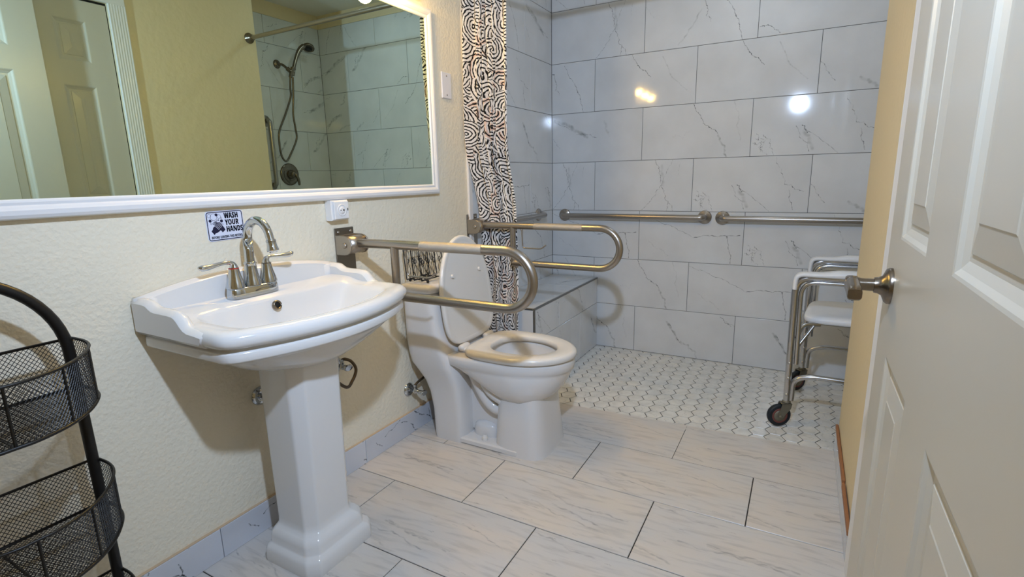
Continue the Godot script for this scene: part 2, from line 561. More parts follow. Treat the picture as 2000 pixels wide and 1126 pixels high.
func vanity_light() -> void:
	var t := thing("vanity_light", "three-lamp vanity light with warm glass shades above the mirror", "wall lamp")
	var g := Geo.new()
	g.box(Vector3(0.012, 1.955, 1.80), Vector3(0.024, 0.09, 0.62), 0.008)
	obj("back_plate", g, M.nickel, t)
	var glass := mat(Color(1.0, 0.93, 0.82), 0.35)
	glass.emission_enabled = true
	glass.emission = Color(1.0, 0.82, 0.48)
	glass.emission_energy_multiplier = 2.2
	for i in 3:
		var z := 1.58 + 0.22 * i
		g = Geo.new()
		g.tube(rounded([Vector3(0.02, 1.955, z), Vector3(0.13, 1.965, z), Vector3(0.13, 1.945, z)], 0.02), 0.007, 8)
		obj("arm", g, M.nickel, t)
		g = Geo.new()
		g.lathe([[0.02, 0.045], [0.03, 0.04], [0.045, 0.015], [0.055, -0.02], [0.056, -0.024], [0.052, -0.024], [0.042, 0.012], [0.02, 0.04]], Transform3D(Basis(), Vector3(0.13, 1.905, z)), 20)
		obj("shade", g, glass, t)
		g = Geo.new()
		g.lathe([[0.004, 0.03], [0.016, 0.02], [0.022, 0.0], [0.016, -0.016], [0.004, -0.02]], Transform3D(Basis(), Vector3(0.13, 1.90, z)), 14)
		obj("bulb", g, glass, t)
		var l := OmniLight3D.new()
		l.name = "vanity_glow_%d" % i
		l.position = Vector3(0.13, 1.87, z)
		l.light_color = Color(1.0, 0.815, 0.44)
		l.light_energy = 0.155
		l.light_size = 0.03
		l.omni_range = 8.0
		l.omni_attenuation = 2.0
		l.shadow_enabled = true
		add_child(l)

func ceiling_light() -> void:
	var t := thing("ceiling_light", "small round recessed light in the ceiling over the shower", "ceiling lamp")
	var c := Vector3(1.25, 2.46, 0.50)
	var g := Geo.new()
	g.lathe([[0.085, 0.0], [0.085, -0.006], [0.078, -0.010], [0.066, -0.010], [0.064, -0.004], [0.064, 0.0]], Transform3D(Basis(), c), 28)
	obj("rim", g, M.white, t)
	var glass := mat(Color(0.9, 0.9, 0.9), 0.4)
	glass.emission_enabled = true
	glass.emission = Color(0.93, 0.96, 1.0)
	glass.emission_energy_multiplier = 2.0
	g = Geo.new()
	g.lathe([[0.064, -0.001], [0.062, -0.006], [0.0005, -0.007]], Transform3D(Basis(), c), 28)
	obj("lens", g, glass, t)
	var l := AreaLight3D.new()
	l.name = "ceiling_glow"
	l.area_size = Vector2(0.11, 0.11)
	l.light_color = Color(0.90, 0.95, 1.0)
	l.light_energy = 0.18
	l.area_range = 8.0
	l.shadow_enabled = true
	l.transform = Transform3D(Basis.looking_at(Vector3.DOWN, Vector3.FORWARD), c - Vector3(0, 0.012, 0))
	add_child(l)

const XR := 1.715     # right wall
const ZR := 0.91      # where the right wall ends at the shower
const XS := 2.14      # the shower's right wall
const ZF := 4.2
const YC := 2.46

func room() -> void:
	struct("wall_left", boxes([[Vector3(-0.12, -0.12, -0.12), Vector3(0, YC + 0.1, ZF + 0.1)]]), M.paint, "long cream textured wall carrying the mirror and the sink", "wall")
	struct("wall_back", boxes([[Vector3(0, -0.12, -0.12), Vector3(XS + 0.12, YC + 0.1, 0)]]), M.grout, "shower back wall covered in white marble tiles", "wall")
	struct("wall_shower_right", boxes([[Vector3(XS, -0.12, 0), Vector3(XS + 0.12, YC + 0.1, ZR + 0.2)]]), M.grout, "tiled shower wall with the hand shower, seen in the mirror", "wall")
	struct("wall_right", boxes([
		[Vector3(XR, 0, ZR), Vector3(XS + 0.12, YC + 0.1, 1.752)],
		[Vector3(XR, 0, 2.52), Vector3(XS + 0.12, YC + 0.1, ZF + 0.1)],
		[Vector3(XR, 2.052, 1.752), Vector3(XS + 0.12, YC + 0.1, 2.52)],
		[Vector3(1.80, 0, 1.752), Vector3(XS + 0.12, 2.052, 2.52)]]), M.paint_right, "yellowish cream wall beside the open door", "wall")
	struct("wall_front", boxes([[Vector3(0, 0, ZF), Vector3(XR, YC, ZF + 0.1)]]), M.paint_right, "plain cream wall behind the viewer", "wall")
	struct("ceiling", boxes([[Vector3(0, YC, 0), Vector3(XS, YC + 0.1, ZF)]]), M.ceiling, "plain off-white ceiling above the whole bathroom", "ceiling")
	# shower end trim on the left wall
	var g := Geo.new()
	g.box(Vector3(0.007, 1.23, 1.030), Vector3(0.014, 2.44, 0.026), 0.004)
	g.box(Vector3(0.004, 1.23, 1.008), Vector3(0.008, 2.44, 0.018), 0.002)
	struct("trim_1", g, M.trim, "narrow white vertical trim beside the shower curtain", "trim")

# one tile: a slab with a slightly sunk rim; u runs along its length, v down
func tile_mesh(w: float, h: float, d: float, u0 := 0.0, u1 := 1.0, v0 := 0.0, v1 := 1.0, b := 0.0012) -> ArrayMesh:
	var g := Geo.new()
	g.begin()
	var p := []
	for e in [[0.0, -d], [0.0, -b], [b, 0.0]]:
		var x: float = e[0]
		p.append([Vector3(x, h - x, e[1]), Vector3(w - x, h - x, e[1]), Vector3(w - x, x, e[1]), Vector3(x, x, e[1])])
	var t := [Vector2(u0, v0), Vector2(u1, v0), Vector2(u1, v1), Vector2(u0, v1)]
	for i in 2:
		for j in 4:
			var k := (j + 1) % 4
			g.quad(p[i][j], p[i][k], p[i + 1][k], p[i + 1][j], -1, t[j], t[k], t[k], t[j])
	g.quad(p[2][0], p[2][1], p[2][2], p[2][3], -1, t[0], t[1], t[2], t[3])
	g.quad(p[0][0], p[0][3], p[0][2], p[0][1])
	g.finish()
	return g.mesh()

const GAP := 0.0024
const FACE := 0.004
var mesh_cache := {}

func put_tile(parent: Node, called: String, kind: Material, basis: Basis, at: Vector3, len_a: float, len_b: float, up0: float, up1: float, full := T, tall := H, gap := GAP, thick := 0.006) -> void:
	# a tile from len_a to len_b along a course (cut from a full length), up0 to up1 in height
	var key := "%.3f %.3f %.3f %.3f %.3f" % [len_a, len_b, up0, up1, full]
	if not mesh_cache.has(key):
		mesh_cache[key] = tile_mesh(len_b - len_a - gap, up1 - up0 - gap, thick, len_a / full, len_b / full, 1.0 - up1 / tall, 1.0 - up0 / tall)
	var o := obj(called, mesh_cache[key], kind, parent)
	o.transform = Transform3D(basis, at + basis * Vector3(gap / 2, gap / 2, 0))

func course(parent: Node, basis: Basis, origin: Vector3, x0: float, x1: float, y0: float, y1: float, first: float, up_from: float, picks: String) -> void:
	# a row of wall tiles between x0 and x1; a joint falls on `first`; picks names the tile prints from the left
	var a := first - ceilf((first - x0) / T) * T
	var i := 0
	while a < x1 - 0.004:
		var lo := maxf(a, x0); var hi := minf(a + T, x1)
		if hi - lo > 0.006:
			put_tile(parent, "tile", M["tile_" + picks[i % picks.length()]], basis, origin + basis * Vector3(lo, y0, FACE), lo - a, hi - a, up_from, up_from + y1 - y0)
		a += T
		i += 1

func shower_tiles() -> void:
	var wb := get_node("wall_back")
	var y7 := 0.302
	var lv := [0.0]
	for i in 8: lv.append(minf(y7 + i * H, 2.36))
	lv[8] = 2.36
	# joints measured on the back wall, floor upwards (the walls' own origin is x = 0)
	var firsts := [0.594, 0.309, 0.6075, 0.3073, 0.6095, 0.3, 0.607, 0.302]
	var picks := ["IGGA", "EIJBC", "JJBAC", "AABCD", "DIBAC", "EFFCH", "AEHDC", "BCDEF"]
	for r in 8:
		var from := H - y7 if r == 0 else 0.0
		course(wb, Basis(), Vector3.ZERO, 0.004, XS - 0.004, lv[r], lv[r + 1], firsts[r], from, picks[r])
	var g := Geo.new()
	g.box(Vector3(XS / 2, 2.41, 0.002), Vector3(XS, 0.10, 0.004))
	obj("plaster_band", g, M.paint_right, wb)
	# left wall inside the shower: seen at a glance, bed of grout under the tiles
	var wl := get_node("wall_left")
	g = Geo.new()
	g.box(Vector3(0.0005, 1.18, 0.50), Vector3(0.001, 2.36, 1.0))
	obj("grout_bed", g, M.grout, wl)
	var bl := Basis(Vector3.BACK * -1, Vector3.UP, Vector3.RIGHT)   # along -z, facing +x
	var fl := [-0.30, -0.63, -0.62, -0.33, -0.63, -0.312, -0.379, -0.62]
	var pl := ["CGE", "JAI", "DIC", "HJB", "GGE", "CBA", "FED", "ABC"]
	for r in 8:
		course(wl, bl, Vector3.ZERO, -1.0, -0.004, lv[r], lv[r + 1], fl[r], H - y7 if r == 0 else 0.0, pl[r])
	# right shower wall, seen in the mirror
	var wr := get_node("wall_shower_right")
	var br := Basis(Vector3.BACK, Vector3.UP, Vector3.LEFT)
	var fr := [0.30, 0.50, 0.20, 0.52, 0.21, 0.52, 0.21, 0.52]
	var pr := ["CA", "GE", "IJ", "BC", "HG", "DF", "CE", "BA"]
	for r in 8:
		course(wr, br, Vector3(XS, 0, 0), 0.004, 1.0, lv[r], lv[r + 1], fr[r], H - y7 if r == 0 else 0.0, pr[r])
	g = Geo.new()
	g.box(Vector3(XS - 0.002, 2.41, 0.5), Vector3(0.004, 0.10, 1.0))
	obj("plaster_band", g, M.paint_right, wr)

func floor_tiles() -> void:
	var fl := struct("floor", boxes([[Vector3(0, -0.12, 0.0), Vector3(XS, -0.0030, ZF)]]), M.grout_floor, "floor of large beige-grey stone tiles with dark joints", "floor")
	# rows of long tiles; the first one is cut on a slight skew where it meets the shower
	var zr := 1.2788; var sf := 0.3222; var lf := 0.6152
	var offs := [1.1223, 0.8141, 0.5134, 0.2007, 0.5129, 0.2, 0.51, 0.2, 0.51, 0.2, 0.51]
	var flat := Basis(Vector3.RIGHT, Vector3.FORWARD, Vector3.UP)   # tile length along x, its height towards -z, face up
	rng.seed = 11
	for r in 11:
		var z0 := zr + (r - 1) * sf
		var z1 := z0 + sf
		var a: float = offs[r] - ceilf(offs[r] / lf) * lf
		while a < XR - 0.005:
			var lo := maxf(a, 0.001); var hi := minf(a + lf, XR)
			if hi - lo > 0.01 and z0 < ZF:
				var m: Material = M["floor_%d" % rng.randi_range(0, 4)]
				if r == 0:
					var g := Geo.new()
					g.begin()
					var e := 0.0012
					var zl := 0.989 - 0.057 * (lo - 0.467)
					var zh := 0.989 - 0.057 * (hi - 0.467)
					var top := [Vector3(lo + e, 0, zl), Vector3(hi - e, 0, zh), Vector3(hi - e, 0, z1 - e), Vector3(lo + e, 0, z1 - e)]
					var uvs := []
					for p in top: uvs.append(Vector2((p.x - a) / lf, (p.z - z0) / sf))
					g.quad(top[0], top[1], top[2], top[3], -1, uvs[0], uvs[1], uvs[2], uvs[3])
					for j in 4:
						var k := (j + 1) % 4
						g.quad(top[k], top[j], top[j] - Vector3(0, 0.008, 0), top[k] - Vector3(0, 0.008, 0), -1, uvs[k], uvs[j], uvs[j], uvs[k])
					var dn := Vector3(0, 0.008, 0)
					g.quad(top[3] - dn, top[2] - dn, top[1] - dn, top[0] - dn)
					g.finish()
					obj("floor_tile", g, m, fl)
				else:
					put_tile(fl, "floor_tile", m, flat, Vector3(lo, 0, z1), lo - a, hi - a, 0.0, sf, lf, sf, 0.0034, 0.007)
			a += lf
	# hexagon mosaic of the shower floor
	var hexes := []
	for k in 5:
		var s := 0.0442 - 0.0020
		var g := Geo.new()
		g.begin()
		var c := Vector2(rng.randf(), rng.randf())
		for i in 6:
			var a0 := TAU * i / 6; var a1 := TAU * (i + 1) / 6
			var p0 := Vector3(cos(a0), 0, sin(a0)); var p1 := Vector3(cos(a1), 0, sin(a1))
			var q := s - 0.0008
			g.tri(Vector3.ZERO, p0 * q, p1 * q, -1, c, c + Vector2(p0.x, p0.z) * 0.16, c + Vector2(p1.x, p1.z) * 0.16)
			g.quad(p0 * q, p0 * s - Vector3(0, 0.001, 0), p1 * s - Vector3(0, 0.001, 0), p1 * q, -1, c, c, c, c)
			g.quad(p0 * s - Vector3(0, 0.001, 0), p0 * s - Vector3(0, 0.005, 0), p1 * s - Vector3(0, 0.005, 0), p1 * s - Vector3(0, 0.001, 0), -1, c, c, c, c)
		for i in 6:
			var a0 := TAU * i / 6; var a1 := TAU * (i + 1) / 6
			g.tri(Vector3(0, -0.005, 0), Vector3(cos(a1) * s, -0.005, sin(a1) * s), Vector3(cos(a0) * s, -0.005, sin(a0) * s))
		g.finish()
		hexes.append(g.mesh())
	var rest := Geo.new()
	var sh := struct_root("floor_shower", "shower floor of white marble hexagon tiles", "floor")
	var px := 0.06635; var pz := 0.0766
	for i in range(-15, 17):
		for j in range(-13, 2):
			var x := 1.219 + i * px
			var z := 0.905 + j * pz + (pz / 2 if posmod(i, 2) == 1 else 0.0)
			var edge := 0.989 - 0.057 * (x - 0.467)
			if x < 0.30 or x > XS + 0.03 or z < -0.03 or z > edge + 0.036: continue
			if x > XR - 0.03 and z > ZR + 0.02: continue
			var at := Vector3(x, -0.0012, z)
			if x < 1.86:
				var o := obj("hexagon_tile", hexes[rng.randi_range(0, 4)], M.hex, sh)
				o.position = at
				o.rotation.y = TAU / 6 * rng.randi_range(0, 5)
			else:
				var n := rest.v.size()
				rest.begin()
				var ring := PackedVector3Array(); var low := PackedVector3Array()
				for q in 6:
					ring.push_back(at + Vector3(cos(TAU * q / 6), 0, sin(TAU * q / 6)) * 0.0433)
					low.push_back(ring[q] - Vector3(0, 0.005, 0))
				rest.loft([low, ring], -1)
	var ro := obj("hexagon_tiles_behind", rest, M.hex, sh)
	ro.name = "hexagon_tile_field"
	ro.set_meta("kind", "stuff")
	# skirting
	var sl := struct("baseboard_left", boxes([[Vector3(0, 0, 1.045), Vector3(0.004, 0.100, ZF)]]), M.grout, "low skirting of veined marble along the sink wall", "baseboard")
	var bl := Basis(Vector3.FORWARD, Vector3.UP, Vector3.RIGHT)
	var joints := [1.047, 1.262, 1.878, 2.50, 3.11, 3.72, 4.19]
	for i in joints.size() - 1:
		var w: float = joints[i + 1] - joints[i]
		var u := fmod(0.37 * i, 0.4)
		var o := obj("skirting_tile", tile_mesh(w - 0.002, 0.101, 0.009, u, u + w * 0.95, 0, 1), M.skirting, sl)
		o.transform = Transform3D(bl, Vector3(0.012, 0.0, joints[i + 1] - 0.001))
	var g := Geo.new()
	g.box(Vector3(0.005, 0.1025, 2.62), Vector3(0.010, 0.002, 3.14))
	obj("sealant", g, M.sealant, sl)
	var sr := struct("baseboard_right", boxes([[Vector3(XR - 0.003, 0, ZR), Vector3(XR, 0.10, 1.66)]]), M.grout, "low skirting of marble below the yellowish wall by the door", "baseboard")
	var rb := Basis(Vector3.BACK, Vector3.UP, Vector3.LEFT)
	for q in [[0.905, 1.16], [1.16, 1.66]]:
		var o := obj("skirting_tile", tile_mesh(q[1] - q[0] - 0.002, 0.096, 0.007, q[0] * 0.8 - 0.6, q[1] * 0.8 - 0.6), M.skirting, sr)
		o.transform = Transform3D(rb, Vector3(XR - 0.009, 0, q[0]))
	g = Geo.new()
	g.box(Vector3(XR - 0.006, 0.106, 1.13), Vector3(0.010, 0.018, 0.46), 0.002)
	g.box(Vector3(XR - 0.008, 0.106, 1.52), Vector3(0.010, 0.018, 0.28), 0.002)
	obj("wood_strip", g, M.wood, sr)

func bench() -> void:
	var t := thing("shower_bench", "low tiled bench with grey metal edging in the shower's corner", "bench")
	var X := 0.335; var Y := 0.476; var Z := 0.958
	obj("core", boxes([[Vector3(0.004, -0.005, 0.005), Vector3(X - 0.006, Y - 0.006, Z - 0.006)]]), M.grout, t)
	var front := Basis(Vector3.FORWARD, Vector3.UP, Vector3.RIGHT)     # runs along -z
	for q in [[0.0, 0.302, [0.006, 0.315, 0.928], "GBG"], [0.302, 0.474, [0.006, 0.035, 0.642, 0.955], "GIB"]]:
		for i in q[2].size() - 1:
			var z0: float = q[2][i]; var z1: float = q[2][i + 1]
			if i == q[2].size() - 2: z1 = Z - 0.003
			put_tile(t, "tile", M["tile_" + q[3][i]], front, Vector3(X, q[0], z1), 0.02 + 0.1 * i, 0.02 + 0.1 * i + z1 - z0, 0.0, q[1] - q[0])
	put_tile(t, "tile", M.tile_J, Basis(), Vector3(0.006, 0.0, Z), 0.0, X - 0.012, 0.0, 0.302)
	put_tile(t, "tile", M.tile_A, Basis(), Vector3(0.006, 0.302, Z), 0.28, 0.28 + X - 0.012, 0.0, 0.172)
	var top := Basis(Vector3.BACK, Vector3.RIGHT, Vector3.UP)
	put_tile(t, "tile", M.tile_D, top, Vector3(0.006, Y, 0.006), 0.0, 0.34, 0.0, X - 0.012, T, 0.33)
	put_tile(t, "tile", M.tile_H, top, Vector3(0.006, Y, 0.346), 0.0, 0.608, 0.0, X - 0.012, T, 0.33)
	var g := Geo.new()
	g.box(Vector3(X - 0.003, Y - 0.003, Z / 2 + 0.003), Vector3(0.011, 0.011, Z - 0.006), 0.002)
	obj("top_edging", g, M.edge, t)
	g = Geo.new()
	g.box(Vector3(X - 0.003, Y / 2 - 0.004, Z - 0.003), Vector3(0.011, Y - 0.008, 0.011), 0.002)
	obj("corner_edging", g, M.edge, t)
	g = Geo.new()
	g.box(Vector3(X / 2, Y - 0.003, Z - 0.003), Vector3(X - 0.012, 0.011, 0.011), 0.002)
	obj("end_edging", g, M.edge, t)

# rings of a panel's moulding: rectangles of inset and depth, from the frame's face inwards
func panel_geo(w: float, h: float) -> Geo:
	var g := Geo.new()
	g.begin()
	var rings := []
	for e in [[-0.004, -0.012], [0.0, 0.0], [0.004, 0.001], [0.010, 0.005], [0.020, 0.009], [0.028, 0.009], [0.030, 0.007], [0.062, 0.0025], [0.064, 0.0015]]:
		var x: float = e[0]
		rings.append(PackedVector3Array([Vector3(x, x, -e[1]), Vector3(w - x, x, -e[1]), Vector3(w - x, h - x, -e[1]), Vector3(x, h - x, -e[1])]))
	var back := PackedVector3Array()
	for p in rings[0]: back.push_back(Vector3(p.x, p.y, -0.014))
	rings[0] = back
	g.loft(rings, -1, true, true, true)
	return g

# a moulded panel door: local x along its width, y up, face towards +z
func door_leaf(t: Node3D, W: float, top: float, thick: float, xs: Array, ys: Array, m: Material) -> void:
	var g := Geo.new()
	var z := -thick / 2
	var edges := [0.0]
	for q in xs: edges.append_array(q)
	edges.append(W)
	for i in range(0, edges.size(), 2):
		g.box(Vector3((edges[i] + edges[i + 1]) / 2, top / 2 + 0.005, z), Vector3(edges[i + 1] - edges[i], top - 0.01, thick), 0.0)
	var rows := [0.01]
	for q in ys: rows.append_array(q)
	rows.append(top)
	for q in xs:
		for i in range(0, rows.size(), 2):
			g.box(Vector3((q[0] + q[1]) / 2, (rows[i] + rows[i + 1]) / 2, z), Vector3(q[1] - q[0], rows[i + 1] - rows[i], thick), 0.0)
	obj("frame", g, m, t)
	for q in xs:
		for r in ys:
			var pg := panel_geo(q[1] - q[0], r[1] - r[0])
			var o := obj("panel", pg, m, t)
			o.position = Vector3(q[0], r[0], 0)

func doors() -> void:
	# the open door, lying back along the right wall
	var t := struct_root("door_1", "open white six-panel door with brushed lever handle at the right", "door", Vector3(1.663, 0, 2.08))
	t.basis = Basis(Vector3.BACK, Vector3.UP, Vector3.LEFT)
	door_leaf(t, 0.84, 2.035, 0.035, [[0.118, 0.338], [0.487, 0.722]], [[0.22, 0.82], [1.03, 1.664], [1.764, 1.93]], M.door)
	var h := Node3D.new()
	h.name = "door_handle"
	h.position = Vector3(0.080, 0.940, 0)
	t.add_child(h)
	h.set_meta("label", "brushed nickel lever handle")
	var face := Basis(Vector3.RIGHT, Vector3.BACK, Vector3.DOWN)   # lathe axis out of the door
	var g := Geo.new()
	g.lathe([[0.033, 0.0], [0.033, 0.005], [0.030, 0.009], [0.018, 0.014], [0.015, 0.020], [0.014, 0.026]], Transform3D(face, Vector3.ZERO), 28)
	obj("rose", g, M.nickel, h)
	g = Geo.new()
	g.lathe([[0.0115, 0.02], [0.0115, 0.046], [0.0125, 0.050], [0.0125, 0.068], [0.010, 0.071]], Transform3D(face, Vector3.ZERO), 20)
	obj("spindle", g, M.nickel, h)
	g = Geo.new()
	var rings := []
	for q in [[0.000, 0.012, 0.0], [0.004, 0.0135, 0.0], [0.035, 0.0130, -0.002], [0.065, 0.0125, -0.004], [0.088, 0.012, -0.005], [0.094, 0.009, -0.005]]:
		var r := PackedVector3Array()
		for k in 14:
			var a := TAU * k / 14
			r.push_back(Vector3(q[0] - 0.016, signf(cos(a)) * pow(absf(cos(a)), 0.45) * q[1] + q[2], 0.060 + signf(sin(a)) * pow(absf(sin(a)), 0.45) * 0.0110))
		rings.append(r)
	g.loft(rings, 0)
	obj("lever", g, M.nickel, h)
	# the cupboard door behind it, seen in the mirror
	var d2 := struct_root("door_2", "closed white panel door beyond the open one, seen in the mirror", "door", Vector3(1.722, 0, 1.757))
	d2.basis = Basis(Vector3.BACK, Vector3.UP, Vector3.LEFT)
	door_leaf(d2, 0.758, 2.04, 0.035, [[0.10, 0.238], [0.32, 0.458], [0.54, 0.66]], [[0.2, 0.86], [1.08, 1.637], [1.75, 1.945]], M.door)
	g = Geo.new()
	g.box(Vector3(1.76, 1.026, 1.7535), Vector3(0.07, 2.05, 0.003))
	g.box(Vector3(1.76, 2.0475, 2.13), Vector3(0.07, 0.008, 0.75))
	struct("trim_2", g, M.dark, "dark gap round the cupboard door", "trim")
	var cas := struct("trim_3", fluted(), M.trim, "white fluted door casing beside the cupboard door", "trim")
	cas.transform = Transform3D(Basis(Vector3.BACK, Vector3.UP, Vector3.LEFT), Vector3(XR, 0, 1.667))
	g = Geo.new()
	g.box(Vector3(XR - 0.006, 2.095, 2.14), Vector3(0.012, 0.085, 0.94), 0.003)
	struct("trim_4", g, M.trim, "white head casing above the cupboard door", "trim")

func fluted() -> Geo:
	var poly := PackedVector2Array([Vector2(0, 0)])
	var n := 60
	for i in n + 1:
		var x := 0.084 * i / n
		var d := 0.011
		if i < 2 or i > n - 2: d = 0.005
		elif i > 5 and i < n - 5: d -= 0.0009 * (0.5 + 0.5 * sin((i - 5.5) / (n - 11.0) * TAU * 5.5))
		poly.push_back(Vector2(x, d))
	poly.push_back(Vector2(0.084, 0))
	var g := Geo.new()
	# outline in x (width) and z (out of the wall), drawn along y
	g.prism(poly, 0.0, 2.055, 0.0, Transform3D(Basis(Vector3.RIGHT, Vector3.BACK, Vector3.UP), Vector3.ZERO))
	return g

func screw(parent: Node, at: Vector3, m: Material, r := 0.004, out := Vector3.RIGHT) -> void:
	var g := Geo.new()
	var b := Basis()
	if out == Vector3.RIGHT: b = Basis(Vector3.UP, Vector3.RIGHT, Vector3.BACK)
	elif out == Vector3.BACK: b = Basis(Vector3.RIGHT, Vector3.BACK, Vector3.DOWN)
	g.lathe([[r, 0.0], [r * 0.95, r * 0.35], [r * 0.5, r * 0.6], [0.0003, r * 0.65]], Transform3D(b, at), 12)
	obj("screw", g, m, parent)

func wall_things() -> void:
	var face := Basis(Vector3.FORWARD, Vector3.UP, Vector3.RIGHT)   # x along -z, z out of the sink wall
	# mirror
	var t := thing("mirror", "large mirror in a rounded white frame above the sink", "mirror")
	var z1 := 1.302; var z0 := 3.02; var y0 := 1.079; var y1 := 1.866
	var g := Geo.new()
	g.box(Vector3(0.010, (y0 + y1) / 2, (z0 + z1) / 2), Vector3(0.016, y1 - y0 - 0.05, z0 - z1 - 0.05))
	obj("glass", g, M.mirror, t)
	g = Geo.new()
	var rings := []
	for e in [[0.0, 0.001], [0.0, 0.020], [0.003, 0.026], [0.010, 0.030], [0.020, 0.0305], [0.027, 0.027], [0.031, 0.0235], [0.037, 0.0245], [0.041, 0.0235], [0.044, 0.020], [0.044, 0.0185], [0.042, 0.001]]:
		var i: float = e[0]
		rings.append(PackedVector3Array([Vector3(e[1], y0 + i, z0 - i), Vector3(e[1], y0 + i, z1 + i), Vector3(e[1], y1 - i, z1 + i), Vector3(e[1], y1 - i, z0 - i)]))
	rings.append(rings[0])
	g.loft(rings, -1, false, false)
	obj("frame", g, M.white, t)
	# blank plate
	t = thing("wall_plate", "blank white wall plate with two screws, between mirror and curtain", "wall plate", Vector3(0, 1.571, 1.186))
	g = Geo.new()
	g.prism(PackedVector2Array([Vector2(-0.037, -0.058), Vector2(0.037, -0.058), Vector2(0.037, 0.058), Vector2(-0.037, 0.058)]), 0.0, 0.007, 0.003, Transform3D(face, Vector3.ZERO))
	obj("plate", g, M.switch, t)
	for y in [-0.042, 0.042]: screw(t, Vector3(0.0068, y, 0), M.steel_dark, 0.0035)
	# surface socket under the mirror
	t = thing("wall_socket", "white surface-mounted box with a round socket face under the mirror", "socket", Vector3(0, 1.043, 1.925))
	g = Geo.new()
	g.prism(PackedVector2Array([Vector2(-0.040, -0.036), Vector2(0.040, -0.036), Vector2(0.040, 0.036), Vector2(-0.040, 0.036)]), 0.0, 0.034, 0.003, Transform3D(face, Vector3.ZERO))
	obj("box", g, M.white, t)
	g = Geo.new()
	g.prism(PackedVector2Array([Vector2(-0.032, -0.032), Vector2(0.036, -0.032), Vector2(0.036, 0.032), Vector2(-0.032, 0.032)]), 0.034, 0.041, 0.002, Transform3D(face, Vector3.ZERO))
	obj("cover", g, M.white, t)
	g = Geo.new()
	var out := Transform3D(Basis(Vector3.UP, Vector3.RIGHT, Vector3.BACK), Vector3(0.041, 0, -0.002))
	g.lathe([[0.021, 0.0], [0.021, 0.002], [0.019, 0.0025], [0.018, 0.0012], [0.013, 0.0012], [0.012, 0.003], [0.009, 0.004], [0.0005, 0.004]], out, 28)
	obj("dial", g, M.white, t)
	for z in [-0.006, 0.008]:
		g = Geo.new()
		g.lathe([[0.0022 if z > 0 else 0.0035, 0.0], [0.002, 0.0008], [0.0002, 0.001]], Transform3D(out.basis, Vector3(0.045, 0, z - 0.002)), 10)
		obj("hole", g, M.dark, t)
	g = Geo.new()
	g.box(Vector3(0.0415, 0.002, -0.030), Vector3(0.001, 0.009, 0.004))
	obj("slot", g, M.steel_dark, t)
	hand_sign()

func disc_poly(c: Vector2, r: float, n := 20) -> PackedVector2Array:
	var p := PackedVector2Array()
	for i in n: p.push_back(c + Vector2(cos(TAU * i / n), sin(TAU * i / n)) * r)
	return p

